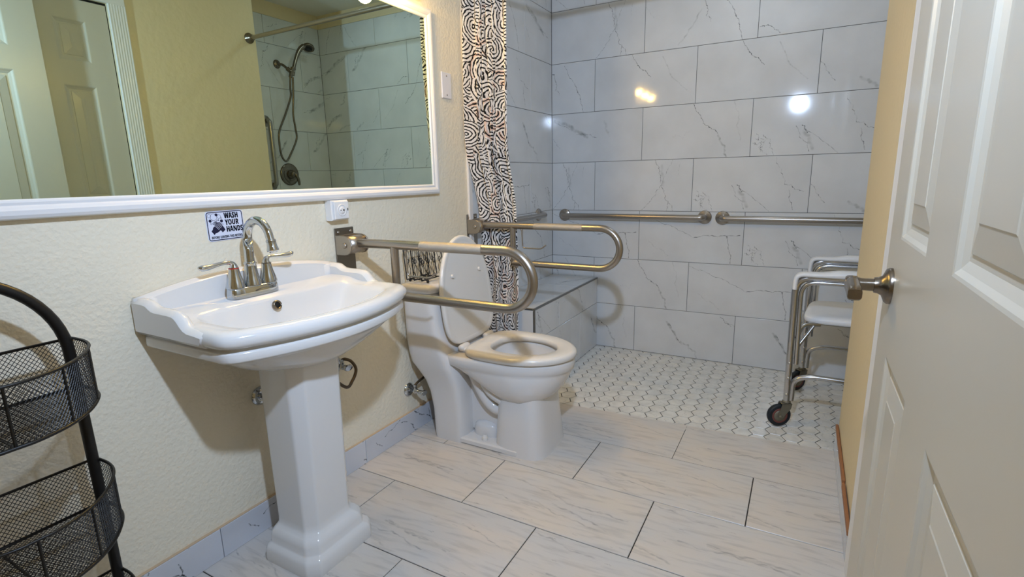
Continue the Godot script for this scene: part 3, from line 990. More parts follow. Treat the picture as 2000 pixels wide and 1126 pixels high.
func hand_sign() -> void:
	var t := thing("sign", "small white and navy hand-washing sign above the faucet", "sign", Vector3(0.0, 1.0245, 2.345))
	var face := Transform3D(Basis(Vector3.FORWARD, Vector3.UP, Vector3.RIGHT).rotated(Vector3.RIGHT, deg_to_rad(0.6)), Vector3.ZERO)
	var W := 0.0585; var Hh := 0.0440
	var round_rect := func(w: float, h: float, r: float) -> PackedVector2Array:
		var p := PackedVector2Array()
		for c in [[w - r, h - r, 0], [-w + r, h - r, 1], [-w + r, -h + r, 2], [w - r, -h + r, 3]]:
			for i in 7:
				var a: float = (c[2] + i / 6.0) * PI / 2
				p.push_back(Vector2(c[0] + cos(a) * r, c[1] + sin(a) * r))
		return p
	var g := Geo.new()
	g.prism(round_rect.call(W, Hh, 0.010), 0.0, 0.0020, 0.0004, face)
	obj("plate", g, M.signwhite, t)
	# border
	g = Geo.new()
	var rings := []
	for e in [[0.0022, 0.0019], [0.0022, 0.0024], [0.0046, 0.0024], [0.0046, 0.0019]]:
		var r := PackedVector3Array()
		for p in round_rect.call(W - e[0], Hh - e[0], 0.010 - e[0]): r.push_back(face * Vector3(p.x, p.y, e[1]))
		rings.append(r)
	rings.append(rings[0])
	g.loft(rings, -1, false, false)
	obj("border", g, M.navy, t)
	# lettering
	var letter := func(text: String, size: float, at: Vector2, squeeze: float, bold := 0.0) -> void:
		var tm := TextMesh.new()
		var f := SystemFont.new()
		f.font_names = PackedStringArray(["Droid Sans"])
		f.font_weight = 700
		tm.font = f
		tm.text = text
		tm.font_size = 64
		tm.pixel_size = size / 64.0
		tm.depth = 0.0006
		tm.horizontal_alignment = HORIZONTAL_ALIGNMENT_LEFT
		tm.vertical_alignment = VERTICAL_ALIGNMENT_CENTER
		var st := SurfaceTool.new()   # heavier strokes: the same letters laid a hair apart
		for i in 6:
			st.append_from(tm, 0, Transform3D(Basis(), Vector3(cos(TAU * i / 6), sin(TAU * i / 6), 0) * bold))
		var o := obj("lettering", st.commit(), M.navy, t)
		o.transform = face * Transform3D(Basis().scaled(Vector3(squeeze, 1, 1)), Vector3(at.x, at.y, 0.0021))
	letter.call("WASH", 0.0215, Vector2(-0.002, 0.0285), 0.74, 0.0006)
	letter.call("YOUR", 0.0215, Vector2(-0.001, 0.0085), 0.74, 0.0006)
	letter.call("HANDS", 0.0215, Vector2(0.000, -0.0115), 0.74, 0.0006)
	letter.call("BEFORE LEAVING THIS RESTROOM", 0.0095, Vector2(-0.048, -0.0330), 0.70, 0.0002)
	# bubbles
	g = Geo.new()
	for b in [[-0.0255, 0.0330, 0.0042], [-0.046, 0.0165, 0.0042], [-0.0115, 0.0140, 0.0045], [-0.021, 0.0175, 0.0018]]:
		g.prism(disc_poly(Vector2(b[0], b[1]), b[2]), 0.0019, 0.0025, 0.0, face)
	obj("bubbles", g, M.navy, t)
	g = Geo.new()
	for b in [[-0.034, 0.027, 0.0098], [-0.047, 0.031, 0.0052], [-0.018, 0.0275, 0.0056], [-0.041, 0.0175, 0.0022], [-0.0115, 0.023, 0.0022], [-0.043, 0.0085, 0.0026], [-0.0095, 0.004, 0.0022], [-0.026, 0.0165, 0.0016]]:
		var pts := []
		for i in 24: pts.append(face * Vector3(b[0] + cos(TAU * i / 24) * b[2], b[1] + sin(TAU * i / 24) * b[2], 0.0021))
		g.tube(pts, 0.00042, 4, true)
	obj("bubble_outlines", g, M.navy, t)
	# two washing hands, one over the other, with pale lines between the fingers
	var at := func(x: float, y: float) -> Vector2: return Vector2((x - 324.0) * 0.000262, (270.0 - y) * 0.00026)
	var shape := func(geo: Geo, pts: Array, z1: float) -> void:
		var p := PackedVector2Array()
		for q in pts: p.push_back(at.call(q[0], q[1]))
		geo.prism(p, 0.0019, z1, 0.0, face)
	g = Geo.new()
	shape.call(g, [[148, 322], [166, 304], [172, 284], [184, 274], [200, 266], [224, 282], [250, 306], [256, 318], [232, 336], [206, 346], [190, 350], [178, 366]], 0.0024)
	obj("hand", g, M.navy, t)
	g = Geo.new()
	shape.call(g, [[196, 268], [206, 246], [222, 234], [240, 228], [258, 228], [272, 244], [284, 270], [296, 286], [312, 318], [276, 346], [264, 326], [250, 318], [230, 300]], 0.0026)
	obj("hand", g, M.navy, t)
	g = Geo.new()
	for q in [[186, 224, 214, 250], [196, 218, 224, 242], [176, 236, 204, 262], [208, 214, 232, 236]]:
		var a2: Vector2 = at.call(q[0], q[1]); var b2: Vector2 = at.call(q[2], q[3])
		var w := (b2 - a2).orthogonal().normalized() * 0.0010
		g.prism(PackedVector2Array([a2 + w, b2 + w, b2 - w, a2 - w]), 0.0019, 0.0024, 0.0, face)
	obj("fingertips", g, M.navy, t)
	g = Geo.new()
	for q in [[203, 256, 246, 302], [216, 246, 262, 294], [230, 238, 272, 282], [244, 232, 280, 270], [196, 268, 238, 312]]:
		var a2: Vector2 = at.call(q[0], q[1]); var b2: Vector2 = at.call(q[2], q[3])
		var w := (b2 - a2).orthogonal().normalized() * 0.00045
		g.prism(PackedVector2Array([a2 + w, b2 + w, b2 - w, a2 - w]), 0.0022, 0.0028, 0.0, face)
	obj("finger_lines", g, M.signwhite, t)

# distance from c along angle a to the outline
func reach(poly: PackedVector2Array, c: Vector2, a: float) -> Vector2:
	var d := Vector2(cos(a), sin(a))
	var best := 0.0
	for i in poly.size():
		var p := poly[i] - c
		var q := poly[(i + 1) % poly.size()] - c
		var e := q - p
		var den := d.cross(e)
		if absf(den) < 1e-9: continue
		var t := p.cross(e) / den
		var u := p.cross(d) / den
		if t > 0.0 and u >= -1e-6 and u <= 1.000001: best = maxf(best, t)
	return c + d * best

func ring_of(poly: PackedVector2Array, c: Vector2, n: int, rounds := 1) -> PackedVector2Array:
	var r := PackedVector2Array()
	for i in n: r.push_back(reach(poly, c, TAU * (i + 0.5) / n))
	for k in rounds:
		var s := r.duplicate()
		for i in n: r[i] = s[i] * 0.5 + (s[(i + 1) % n] + s[(i - 1 + n) % n]) * 0.25
	return r

# the basin's outline in x (out of the wall) and z, drawn in by d
func basin_outline(d: float) -> PackedVector2Array:
	var p := PackedVector2Array()
	var hw := 0.330 - d; var fx := 0.372 - d * 0.7; var mx := 0.470 - d; var fw := 0.328 - d * 0.95
	p.push_back(Vector2(0.002, -hw)); p.push_back(Vector2(fx, -fw))
	for i in range(1, 20):
		var t := -1.0 + 2.0 * i / 20.0
		p.push_back(Vector2(mx - (mx - fx) * t * t, fw * t))
	p.push_back(Vector2(fx, fw)); p.push_back(Vector2(0.002, hw))
	return p

func sink() -> void:
	var t := thing("pedestal_sink", "white ceramic pedestal sink with stepped side ledges on the left wall", "sink", Vector3(0, 0, 2.303))
	var N := 120
	var c := Vector2(0.2, 0)
	var neck := PackedVector2Array()
	for i in 40: neck.push_back(Vector2(0.245, 0) + Vector2(cos(TAU * i / 40) * 0.10, sin(TAU * i / 40) * 0.12))
	neck = ring_of(neck, c, N, 0)
	var rim := ring_of(basin_outline(0.0), c, N, 1)
	var rings := []
	var put := func(r: PackedVector2Array, y: float, rear := 0.0) -> void:
		var q := PackedVector3Array()
		for p in r:
			q.push_back(Vector3(p.x, y + rear * smoothstep(0.20, 0.12, p.x), p.y))
		rings.append(q)
	# from the neck out to the ledge, over the rolled rim, across the deck and down into the bowl
	for e in [[0.0, 0.640], [0.14, 0.646], [0.34, 0.660], [0.55, 0.679], [0.74, 0.700], [0.87, 0.717], [0.94, 0.728]]:
		var r := PackedVector2Array()
		var out := ring_of(basin_outline(0.02), c, N, 1)
		for i in N: r.push_back(neck[i].lerp(out[i], e[0]))
		put.call(r, e[1])
	for e in [[0.022, 0.729], [0.014, 0.731], [0.012, 0.735], [0.012, 0.752], [0.014, 0.756], [0.022, 0.758], [0.022, 0.763], [0.014, 0.766], [0.004, 0.771], [0.0, 0.780], [0.0, 0.789], [0.003, 0.798], [0.010, 0.805], [0.020, 0.8085], [0.032, 0.808], [0.044, 0.8055]]:
		put.call(ring_of(basin_outline(e[0]), c, N, 1), e[1], 0.014 if e[0] > 0.019 and e[1] > 0.8 else 0.0)
	# the bowl's own outline: broad and D-shaped
	var bowl := PackedVector2Array([Vector2(0.150, -0.245), Vector2(0.165, -0.262), Vector2(0.30, -0.262)])
	for i in range(0, 21):
		var k := -1.0 + i / 10.0
		bowl.push_back(Vector2(0.418 - 0.068 * k * k, 0.255 * k))
	bowl.append_array(PackedVector2Array([Vector2(0.30, 0.262), Vector2(0.165, 0.262), Vector2(0.150, 0.245)]))
	var b0 := ring_of(bowl, c, N, 1)
	var low := PackedVector2Array()
	for i in 40: low.push_back(Vector2(0.255, 0) + Vector2(cos(TAU * i / 40) * 0.035, sin(TAU * i / 40) * 0.04))
	low = ring_of(low, Vector2(0.255, 0), N, 0)
	put.call(b0, 0.8035, 0.016)
	for e in [[0.03, 0.799], [0.08, 0.787], [0.14, 0.768], [0.22, 0.745], [0.34, 0.718], [0.5, 0.697], [0.7, 0.682], [0.9, 0.675], [1.0, 0.673]]:
		var r := PackedVector2Array()
		for i in N: r.push_back(b0[i].lerp(low[i], e[0]))
		put.call(r, e[1], 0.010 if e[0] < 0.1 else 0.0)
	var g := Geo.new()
	g.loft(rings, 0)
	# back ledge, slightly arched, and the two stepped side ledges
	var poly := PackedVector2Array([Vector2(-0.328, 0.775)])
	for i in 25:
		var k := -1.0 + i / 12.0
		poly.push_back(Vector2(0.328 * k, 0.861 + 0.036 * (1.0 - k * k)))
	poly.push_back(Vector2(0.328, 0.775))
	g.prism(poly, 0.002, 0.036, 0.010, Transform3D(Basis(Vector3.BACK, Vector3.UP, Vector3.RIGHT), Vector3.ZERO), g.group)
	for s in [-1, 1]:
		poly = PackedVector2Array([Vector2(0.002, 0.764)])
		for q in [[0.002, 0.862], [0.05, 0.861], [0.072, 0.860], [0.084, 0.857], [0.094, 0.851], [0.104, 0.8465], [0.118, 0.845], [0.17, 0.8445], [0.192, 0.843], [0.206, 0.838], [0.217, 0.829], [0.226, 0.819], [0.236, 0.811], [0.248, 0.807], [0.270, 0.806], [0.300, 0.803], [0.312, 0.796]]:
			poly.push_back(Vector2(q[0], q[1]))
		poly.push_back(Vector2(0.300, 0.764))
		var za := 0.3315 if s > 0 else -0.2965
		g.prism(poly, za - 0.035, za, 0.011, Transform3D(), g.group)
		# hollow corner between back and side ledge
		var cp := PackedVector2Array([Vector2(0.004, s * 0.322), Vector2(0.050, s * 0.308), Vector2(0.028, s * 0.262), Vector2(0.004, s * 0.25)])
		g.prism(cp, -0.859, -0.79, 0.005, Transform3D(Basis(Vector3.RIGHT, Vector3.BACK, Vector3.DOWN), Vector3.ZERO), g.group)
	obj("basin", g, M.ceramic, t)
	# overflow and drain
	g = Geo.new()
	var tilt := Basis(Vector3(0, 0, 1), deg_to_rad(-72))
	g.lathe([[0.0145, -0.004], [0.0145, 0.002], [0.0125, 0.0045], [0.0095, 0.004], [0.0085, 0.0], [0.0085, -0.004]], Transform3D(tilt, Vector3(0.166, 0.791, 0.020)), 24)
	obj("overflow_ring", g, M.nickel, t)
	g = Geo.new()
	g.lathe([[0.009, -0.003], [0.009, 0.0006], [0.0003, 0.0007]], Transform3D(tilt, Vector3(0.166, 0.791, 0.020)), 18)
	obj("overflow_hole", g, M.dark, t)
	g = Geo.new()
	g.lathe([[0.030, 0.672], [0.030, 0.677], [0.022, 0.679], [0.018, 0.675], [0.014, 0.681], [0.0005, 0.684]], Transform3D(Basis(), Vector3(0.255, 0, 0)), 24)
	obj("drain", g, M.chrome, t)
	# pedestal: square column with cut corners on a stepped foot
	var sq := func(x0: float, x1: float, hz: float, ch: float, y: float) -> PackedVector3Array:
		# back corners small, front corners cut and softly rounded
		var pts := [Vector2(x0, -hz + ch * 0.4), Vector2(x0 + ch * 0.4, -hz), Vector2(x1 - ch, -hz), Vector2(x1, -hz + ch), Vector2(x1, hz - ch), Vector2(x1 - ch, hz), Vector2(x0 + ch * 0.4, hz), Vector2(x0, hz - ch * 0.4)]
		var r := PackedVector3Array()
		for i in 8:
			var p: Vector2 = pts[i]
			var k := 0.22 * ch
			var p0: Vector2 = p + (pts[(i + 7) % 8] - p).limit_length(k)
			var p1: Vector2 = p + (pts[(i + 1) % 8] - p).limit_length(k)
			for j in 5:
				var t1 := j / 4.0
				var m := p0.lerp(p, t1).lerp(p.lerp(p1, t1), t1)
				r.push_back(Vector3(m.x, y, m.y))
		return r
	g = Geo.new()
	rings = []
	for e in [[0.13, 0.352, 0.131, 0.03, 0.0], [0.13, 0.354, 0.133, 0.03, 0.012], [0.132, 0.352, 0.131, 0.03, 0.040], [0.135, 0.347, 0.126, 0.03, 0.052], [0.138, 0.339, 0.118, 0.03, 0.057], [0.14, 0.336, 0.115, 0.03, 0.062], [0.14, 0.335, 0.114, 0.03, 0.080], [0.143, 0.330, 0.110, 0.03, 0.094], [0.147, 0.322, 0.102, 0.03, 0.103], [0.150, 0.314, 0.094, 0.03, 0.110], [0.152, 0.310, 0.090, 0.03, 0.118], [0.152, 0.308, 0.089, 0.03, 0.135], [0.152, 0.320, 0.096, 0.034, 0.64], [0.152, 0.321, 0.097, 0.034, 0.655]]:
		rings.append(sq.call(e[0], e[1], e[2], e[3], e[4]))
	g.loft(rings, 0)
	var o := obj("pedestal", g, M.ceramic, t)
	o.position = Vector3(0, 0, 0.012)

func faucet() -> void:
	var t := thing("faucet", "chrome two-handle faucet with a tall arched spout on the sink", "faucet", Vector3(0.080, 0.822, 2.335))
	var g := Geo.new()
	var rings := []
	for e in [[0.027, 0.078, -0.004], [0.027, 0.078, 0.0], [0.0275, 0.0785, 0.004], [0.0255, 0.0765, 0.022], [0.0235, 0.0745, 0.0265], [0.018, 0.069, 0.0275]]:
		var r := PackedVector3Array()
		for i in 40:
			var a := TAU * i / 40
			var cx: float = e[0] * signf(cos(a)) * pow(absf(cos(a)), 0.55)
			var cz: float = e[1] * signf(sin(a)) * pow(absf(sin(a)), 0.55)
			r.push_back(Vector3(cx, e[2], cz))
		rings.append(r)
	g.loft(rings, 0)
	obj("base_plate", g, M.chrome, t)
	var sp := Node3D.new()
	sp.name = "spout"
	t.add_child(sp)
	g = Geo.new()
	g.lathe([[0.0265, 0.027], [0.0262, 0.031], [0.022, 0.045], [0.0185, 0.062], [0.0168, 0.082], [0.0162, 0.088], [0.0178, 0.090], [0.0178, 0.094], [0.0155, 0.096]], Transform3D(), 28)
	obj("collar", g, M.chrome, sp)
	g = Geo.new()
	var pts := [Vector3(0, 0.088, 0), Vector3(0.001, 0.13, 0), Vector3(0.002, 0.163, 0)]
	pts.append_array(arc(Vector3(0.053, 0.163, 0), Vector3.RIGHT * 0.051, Vector3.UP * 0.056, PI, PI * 0.06, 22))
	pts.append(Vector3(0.108, 0.158, 0))
	var rad := []
	for i in pts.size(): rad.append(lerpf(0.0138, 0.0112, float(i) / (pts.size() - 1)))
	g.tube(pts, rad, 20)
	obj("neck", g, M.chrome, sp)
	g = Geo.new()
	g.lathe([[0.0125, 0.020], [0.0138, 0.018], [0.0138, 0.014], [0.0128, 0.012], [0.0142, 0.0], [0.0166, -0.010], [0.0158, -0.014], [0.011, -0.014], [0.010, -0.018], [0.0004, -0.018]], Transform3D(Basis(Vector3(0, 0, 1), deg_to_rad(10)), Vector3(0.1100, 0.146, 0)), 24)
	obj("outlet", g, M.chrome, sp)
	for s in [1, -1]:
		var h := Node3D.new()
		h.name = "handle"
		h.position = Vector3(0, 0, 0.0535 * s)
		t.add_child(h, true)
		g = Geo.new()
		g.lathe([[0.0265, 0.027], [0.0262, 0.031], [0.0225, 0.045], [0.0175, 0.062], [0.0145, 0.078], [0.0140, 0.083]], Transform3D(), 26)
		obj("bell", g, M.chrome, h)
		g = Geo.new()
		g.lathe([[0.0139, 0.083], [0.0139, 0.0855]], Transform3D(), 22)
		obj("ring", g, M.red if s > 0 else M.steel_dark, h)
		g = Geo.new()
		var p := [Vector3(0, 0.0855, 0), Vector3(0, 0.092, 0), Vector3(0.0, 0.099, 0.004 * s), Vector3(-0.001, 0.103, 0.014 * s), Vector3(-0.004, 0.102, 0.035 * s), Vector3(-0.008, 0.098, 0.060 * s), Vector3(-0.011, 0.096, 0.080 * s), Vector3(-0.014, 0.099, 0.093 * s)]
		if s < 0: p = [Vector3(0, 0.0855, 0), Vector3(0, 0.092, 0), Vector3(0.001, 0.099, -0.004), Vector3(0.003, 0.1025, -0.013), Vector3(0.008, 0.102, -0.032), Vector3(0.012, 0.101, -0.055), Vector3(0.015, 0.102, -0.073), Vector3(0.016, 0.107, -0.086)]
		p = smooth_path(p, 4)
		var rr := []
		for i in p.size():
			var k := float(i) / (p.size() - 1)
			rr.append(lerpf(0.0138, 0.0068, smoothstep(0.0, 0.45, k)) + 0.004 * smoothstep(0.55, 0.85, k) - 0.006 * smoothstep(0.9, 1.0, k))
		g.tube(p, rr, 16, false, 0, 0.8)
		obj("lever", g, M.chrome, h)
	g = Geo.new()
	g.tube([Vector3(-0.022, 0.02, 0), Vector3(-0.022, 0.055, 0)], 0.0025, 8)
	g.lathe([[0.0025, 0.053], [0.005, 0.056], [0.005, 0.060], [0.0003, 0.062]], Transform3D(Basis(), Vector3(-0.022, 0, 0)), 12)
	obj("drain_lift", g, M.chrome, t)

func supply_valve(called: String, label: String, at: Vector3, hose: Array, reach_out := 0.06) -> void:
	var t := thing(called, label, "valve", at)
	var out := Basis(Vector3.UP, Vector3.RIGHT, Vector3.BACK)
	var g := Geo.new()
	g.lathe([[0.032, 0.0], [0.031, 0.004], [0.022, 0.010], [0.012, 0.012], [0.010, 0.010]], Transform3D(out, Vector3.ZERO), 24)
	obj("wall_flange", g, M.chrome, t)
	g = Geo.new()
	g.lathe([[0.008, 0.008], [0.008, 0.028], [0.012, 0.030], [0.012, 0.046], [0.009, 0.048], [0.009, reach_out]], Transform3D(out, Vector3.ZERO), 8)
	g.lathe([[0.008, 0.0], [0.008, 0.022], [0.010, 0.023], [0.010, 0.030]], Transform3D(Basis(), Vector3(0.038, 0, 0)), 8)
	obj("valve_body", g, M.chrome, t)
	g = Geo.new()
	var rings := []
	for e in [[0.001, 0.9], [0.004, 1.0], [0.010, 1.0], [0.013, 0.9]]:
		var r := PackedVector3Array()
		for k in 20:
			var a := TAU * k / 20
			r.push_back(Vector3(reach_out + e[0], sin(a) * 0.012 * e[1], cos(a) * 0.019 * e[1]))
		rings.append(r)
	g.loft(rings, -1)
	obj("handle", g, M.chrome, t)
	g = Geo.new()
	g.tube(smooth_path(hose, 8), 0.0058, 10)
	obj("braided_hose", g, M.hose, t)

func supplies() -> void:
	supply_valve("supply_valve", "chrome water valve with a braided hose, right of the sink pedestal", Vector3(0, 0.462, 1.985), [Vector3(0.038, 0.026, 0), Vector3(0.050, 0.030, -0.005), Vector3(0.066, 0.018, -0.020), Vector3(0.082, -0.012, -0.024), Vector3(0.095, -0.042, 0.01), Vector3(0.12, -0.04, 0.07), Vector3(0.12, 0.06, 0.16), Vector3(0.11, 0.20, 0.26)])
	supply_valve("supply_valve", "chrome water valve half hidden behind the left of the sink pedestal", Vector3(0, 0.464, 2.305), [Vector3(0.038, 0.026, 0), Vector3(0.05, 0.05, 0.01), Vector3(0.07, 0.10, 0.03), Vector3(0.10, 0.22, 0.05)])
	supply_valve("supply_valve", "chrome water valve low on the wall beside the toilet", Vector3(0, 0.209, 1.580), [Vector3(0.038, 0.026, 0), Vector3(0.040, 0.036, -0.02), Vector3(0.042, 0.045, -0.06), Vector3(0.045, 0.06, -0.12)], 0.080)

# an egg outline in x, z: from x0 (back) to x1 (tip), half width hw, widest at share k of its length
func egg(x0: float, x1: float, hw: float, k := 0.48, n := 48, square := 0.85) -> Array:
	var out := []
	var xm := lerpf(x0, x1, k)
	for i in n:
		var a := TAU * (i + 0.5) / n
		var c := cos(a); var s := sin(a)
		var x := xm + (x1 - xm) * c if c > 0 else xm - (xm - x0) * pow(-c, square)
		var z := hw * signf(s) * pow(absf(s), 1.0 if c > 0 else square)
		out.append(Vector2(x, z))
	return out

func level(pts: Array, y: float) -> PackedVector3Array:
	var r := PackedVector3Array()
	for p in pts: r.push_back(Vector3(p.x, y, p.y))
	return r

func super_rect(x0: float, x1: float, hw: float, n := 48, e := 0.28) -> Array:
	var out := []
	var cx := (x0 + x1) / 2; var hx := (x1 - x0) / 2
	for i in n:
		var a := TAU * (i + 0.5) / n
		out.append(Vector2(cx + hx * signf(cos(a)) * pow(absf(cos(a)), e), hw * signf(sin(a)) * pow(absf(sin(a)), e)))
	return out

func toilet() -> void:
	var t := thing("toilet", "white one-piece toilet with its lid raised, between two fold-down rails", "toilet", Vector3(0, 0, 1.412))
	var g := Geo.new()
	# tank and the hollow-backed column below it
	var rings := []
	for e in [[0.118, 0.280, 0.157, 0.0], [0.117, 0.281, 0.158, 0.02], [0.112, 0.280, 0.158, 0.14], [0.100, 0.278, 0.163, 0.22], [0.082, 0.274, 0.172, 0.275], [0.052, 0.268, 0.187, 0.325], [0.030, 0.258, 0.198, 0.36], [0.022, 0.242, 0.204, 0.41], [0.020, 0.222, 0.208, 0.46], [0.020, 0.206, 0.210, 0.56], [0.020, 0.194, 0.211, 0.66], [0.022, 0.190, 0.209, 0.674], [0.040, 0.178, 0.195, 0.676]]:
		rings.append(level(super_rect(e[0], e[1], e[2], 56, 0.30), e[3]))
	g.loft(rings, 0)
	# rim deck and bowl, hollow inside
	rings = []
	for e in [[0.50, 0.58, 0.055, 0.220, 0.5], [0.440, 0.638, 0.135, 0.236, 0.5], [0.405, 0.668, 0.154, 0.262, 0.5], [0.35, 0.693, 0.168, 0.295, 0.5], [0.29, 0.711, 0.176, 0.328, 0.5], [0.23, 0.722, 0.180, 0.354, 0.5], [0.18, 0.727, 0.181, 0.366, 0.5], [0.16, 0.734, 0.185, 0.370, 0.5], [0.155, 0.736, 0.186, 0.400, 0.5], [0.157, 0.733, 0.184, 0.410, 0.5], [0.165, 0.726, 0.178, 0.4145, 0.5]]:
		rings.append(level(egg(e[0], e[1], e[2], e[4], 56, 0.42), e[3]))
	for e in [[0.350, 0.676, 0.128, 0.4145, 0.5], [0.353, 0.672, 0.125, 0.405, 0.5], [0.352, 0.674, 0.126, 0.380, 0.5], [0.362, 0.664, 0.118, 0.345, 0.5], [0.39, 0.635, 0.09, 0.29, 0.45], [0.43, 0.585, 0.055, 0.245, 0.45], [0.47, 0.535, 0.025, 0.235, 0.45]]:
		rings.append(level(egg(e[0], e[1], e[2], e[4], 56, 0.8), e[3]))
	g.loft(rings, g.group)
	# front pedestal
	rings = []
	for e in [[0.412, 0.660, 0.152, 0.0], [0.414, 0.657, 0.150, 0.015], [0.418, 0.650, 0.146, 0.08], [0.423, 0.641, 0.139, 0.16], [0.428, 0.635, 0.134, 0.225], [0.44, 0.628, 0.130, 0.275]]:
		rings.append(level(super_rect(e[0], e[1], e[2], 56, 0.52), e[3]))
	g.loft(rings, g.group)
	# low base plate and the slim web between column and pedestal
	g.box(Vector3(0.40, 0.014, 0), Vector3(0.30, 0.028, 0.306), 0.006)
	g.box(Vector3(0.35, 0.19, 0), Vector3(0.30, 0.34, 0.14), 0.02)
	for s in [-1.0, 1.0]:
		# swollen foot of the web and the trap's sweeping pipes
		rings = []
		for e in [[0.060, 0.0], [0.060, 0.05], [0.054, 0.085], [0.040, 0.105], [0.01, 0.115]]:
			var r := PackedVector3Array()
			for i in 28:
				var a := TAU * i / 28
				r.push_back(Vector3(0.355 + cos(a) * e[0] * 1.05, 0.02 + e[1] * 0.62, s * 0.07 + sin(a) * e[0] * 0.55))
			rings.append(r)
		g.loft(rings, g.group)
		g.tube(smooth_path([Vector3(0.285, 0.375, s * 0.098), Vector3(0.325, 0.290, s * 0.094), Vector3(0.365, 0.215, s * 0.090), Vector3(0.41, 0.172, s * 0.086), Vector3(0.46, 0.165, s * 0.080)], 6), 0.027, 16, false, g.group)
		g.tube(smooth_path([Vector3(0.34, 0.375, s * 0.120), Vector3(0.372, 0.305, s * 0.112), Vector3(0.41, 0.250, s * 0.106), Vector3(0.47, 0.215, s * 0.098)], 6), 0.026, 16, false, g.group)
	obj("body", g, M.bone, t)
	g = Geo.new()
	rings = []
	for e in [[0.020, 0.194, 0.212, 0.678], [0.016, 0.200, 0.217, 0.682], [0.014, 0.202, 0.219, 0.700], [0.018, 0.198, 0.215, 0.710], [0.038, 0.178, 0.195, 0.714], [0.09, 0.13, 0.1, 0.715]]:
		rings.append(level(super_rect(e[0], e[1], e[2], 56, 0.30), e[3]))
	g.loft(rings, 0)
	obj("tank_lid", g, M.bone, t)
	# seat ring
	g = Geo.new()
	rings = []
	for e in [[0.290, 0.736, 0.186, 0.416], [0.285, 0.742, 0.190, 0.420], [0.285, 0.742, 0.190, 0.434], [0.290, 0.736, 0.185, 0.441], [0.30, 0.722, 0.175, 0.445]]:
		rings.append(level(egg(e[0], e[1], e[2], 0.44, 56, 0.50), e[3]))
	for e in [[0.366, 0.668, 0.126, 0.444], [0.372, 0.661, 0.120, 0.440], [0.374, 0.659, 0.118, 0.430], [0.372, 0.662, 0.121, 0.418]]:
		rings.append(level(egg(e[0], e[1], e[2], 0.45, 56, 0.8), e[3]))
	rings.append(rings[0])
	g.loft(rings, 0, false, false)
	obj("seat", g, M.plastic, t)
	# lid, raised and leaning on the tank
	g = Geo.new()
	rings = []
	var lean := Transform3D(Basis(Vector3(0, 0, 1), deg_to_rad(96.5)), Vector3(0.262, 0.442, 0))
	for e in [[0.020, 0.440, 0.167, 0.004], [0.004, 0.456, 0.184, 0.0], [-0.002, 0.464, 0.191, 0.003], [-0.002, 0.466, 0.193, 0.012], [0.002, 0.462, 0.189, 0.019], [0.02, 0.44, 0.167, 0.022]]:
		var r := PackedVector3Array()
		for p in egg(e[0], e[1], e[2], 0.44, 56, 0.5): r.push_back(lean * Vector3(p.x, e[3], p.y))
		rings.append(r)
	g.loft(rings, 0)
	for s in [-1.0, 1.0]:
		var r2 := lean * Vector3(0.30, -0.001, s * 0.10)
		g.tube([lean * Vector3(0.30, 0.002, s * 0.105), lean * Vector3(0.30, -0.006, s * 0.105)], [0.009, 0.007], 12, false, g.group)
	obj("lid", g, M.plastic, t)
	for s in [-1.0, 1.0]:
		g = Geo.new()
		g.lathe([[0.004, -0.032], [0.013, -0.030], [0.015, -0.02], [0.015, 0.02], [0.013, 0.030], [0.004, 0.032]], Transform3D(Basis(Vector3.RIGHT, Vector3.BACK, Vector3.DOWN), Vector3(0.270, 0.432, s * 0.100)), 18)
		g.box(Vector3(0.280, 0.424, s * 0.100), Vector3(0.045, 0.020, 0.05), 0.006)
		obj("hinge", g, M.plastic, t)
		g = Geo.new()
		g.lathe([[0.0135, 0.028], [0.0135, 0.036], [0.011, 0.045], [0.006, 0.049], [0.0004, 0.050]], Transform3D(Basis(), Vector3(0.375, 0, s * 0.122)), 18)
		obj("bolt_cap", g, M.plastic, t)
	g = Geo.new()
	g.lathe([[0.090, 0.272], [0.05, 0.2735], [0.0005, 0.274]], Transform3D(Basis(Vector3(1.25, 0, 0), Vector3.UP, Vector3(0, 0, 0.85)), Vector3(0.510, 0.0, 0)), 28)
	obj("water", g, M.water, t)
	caddy()

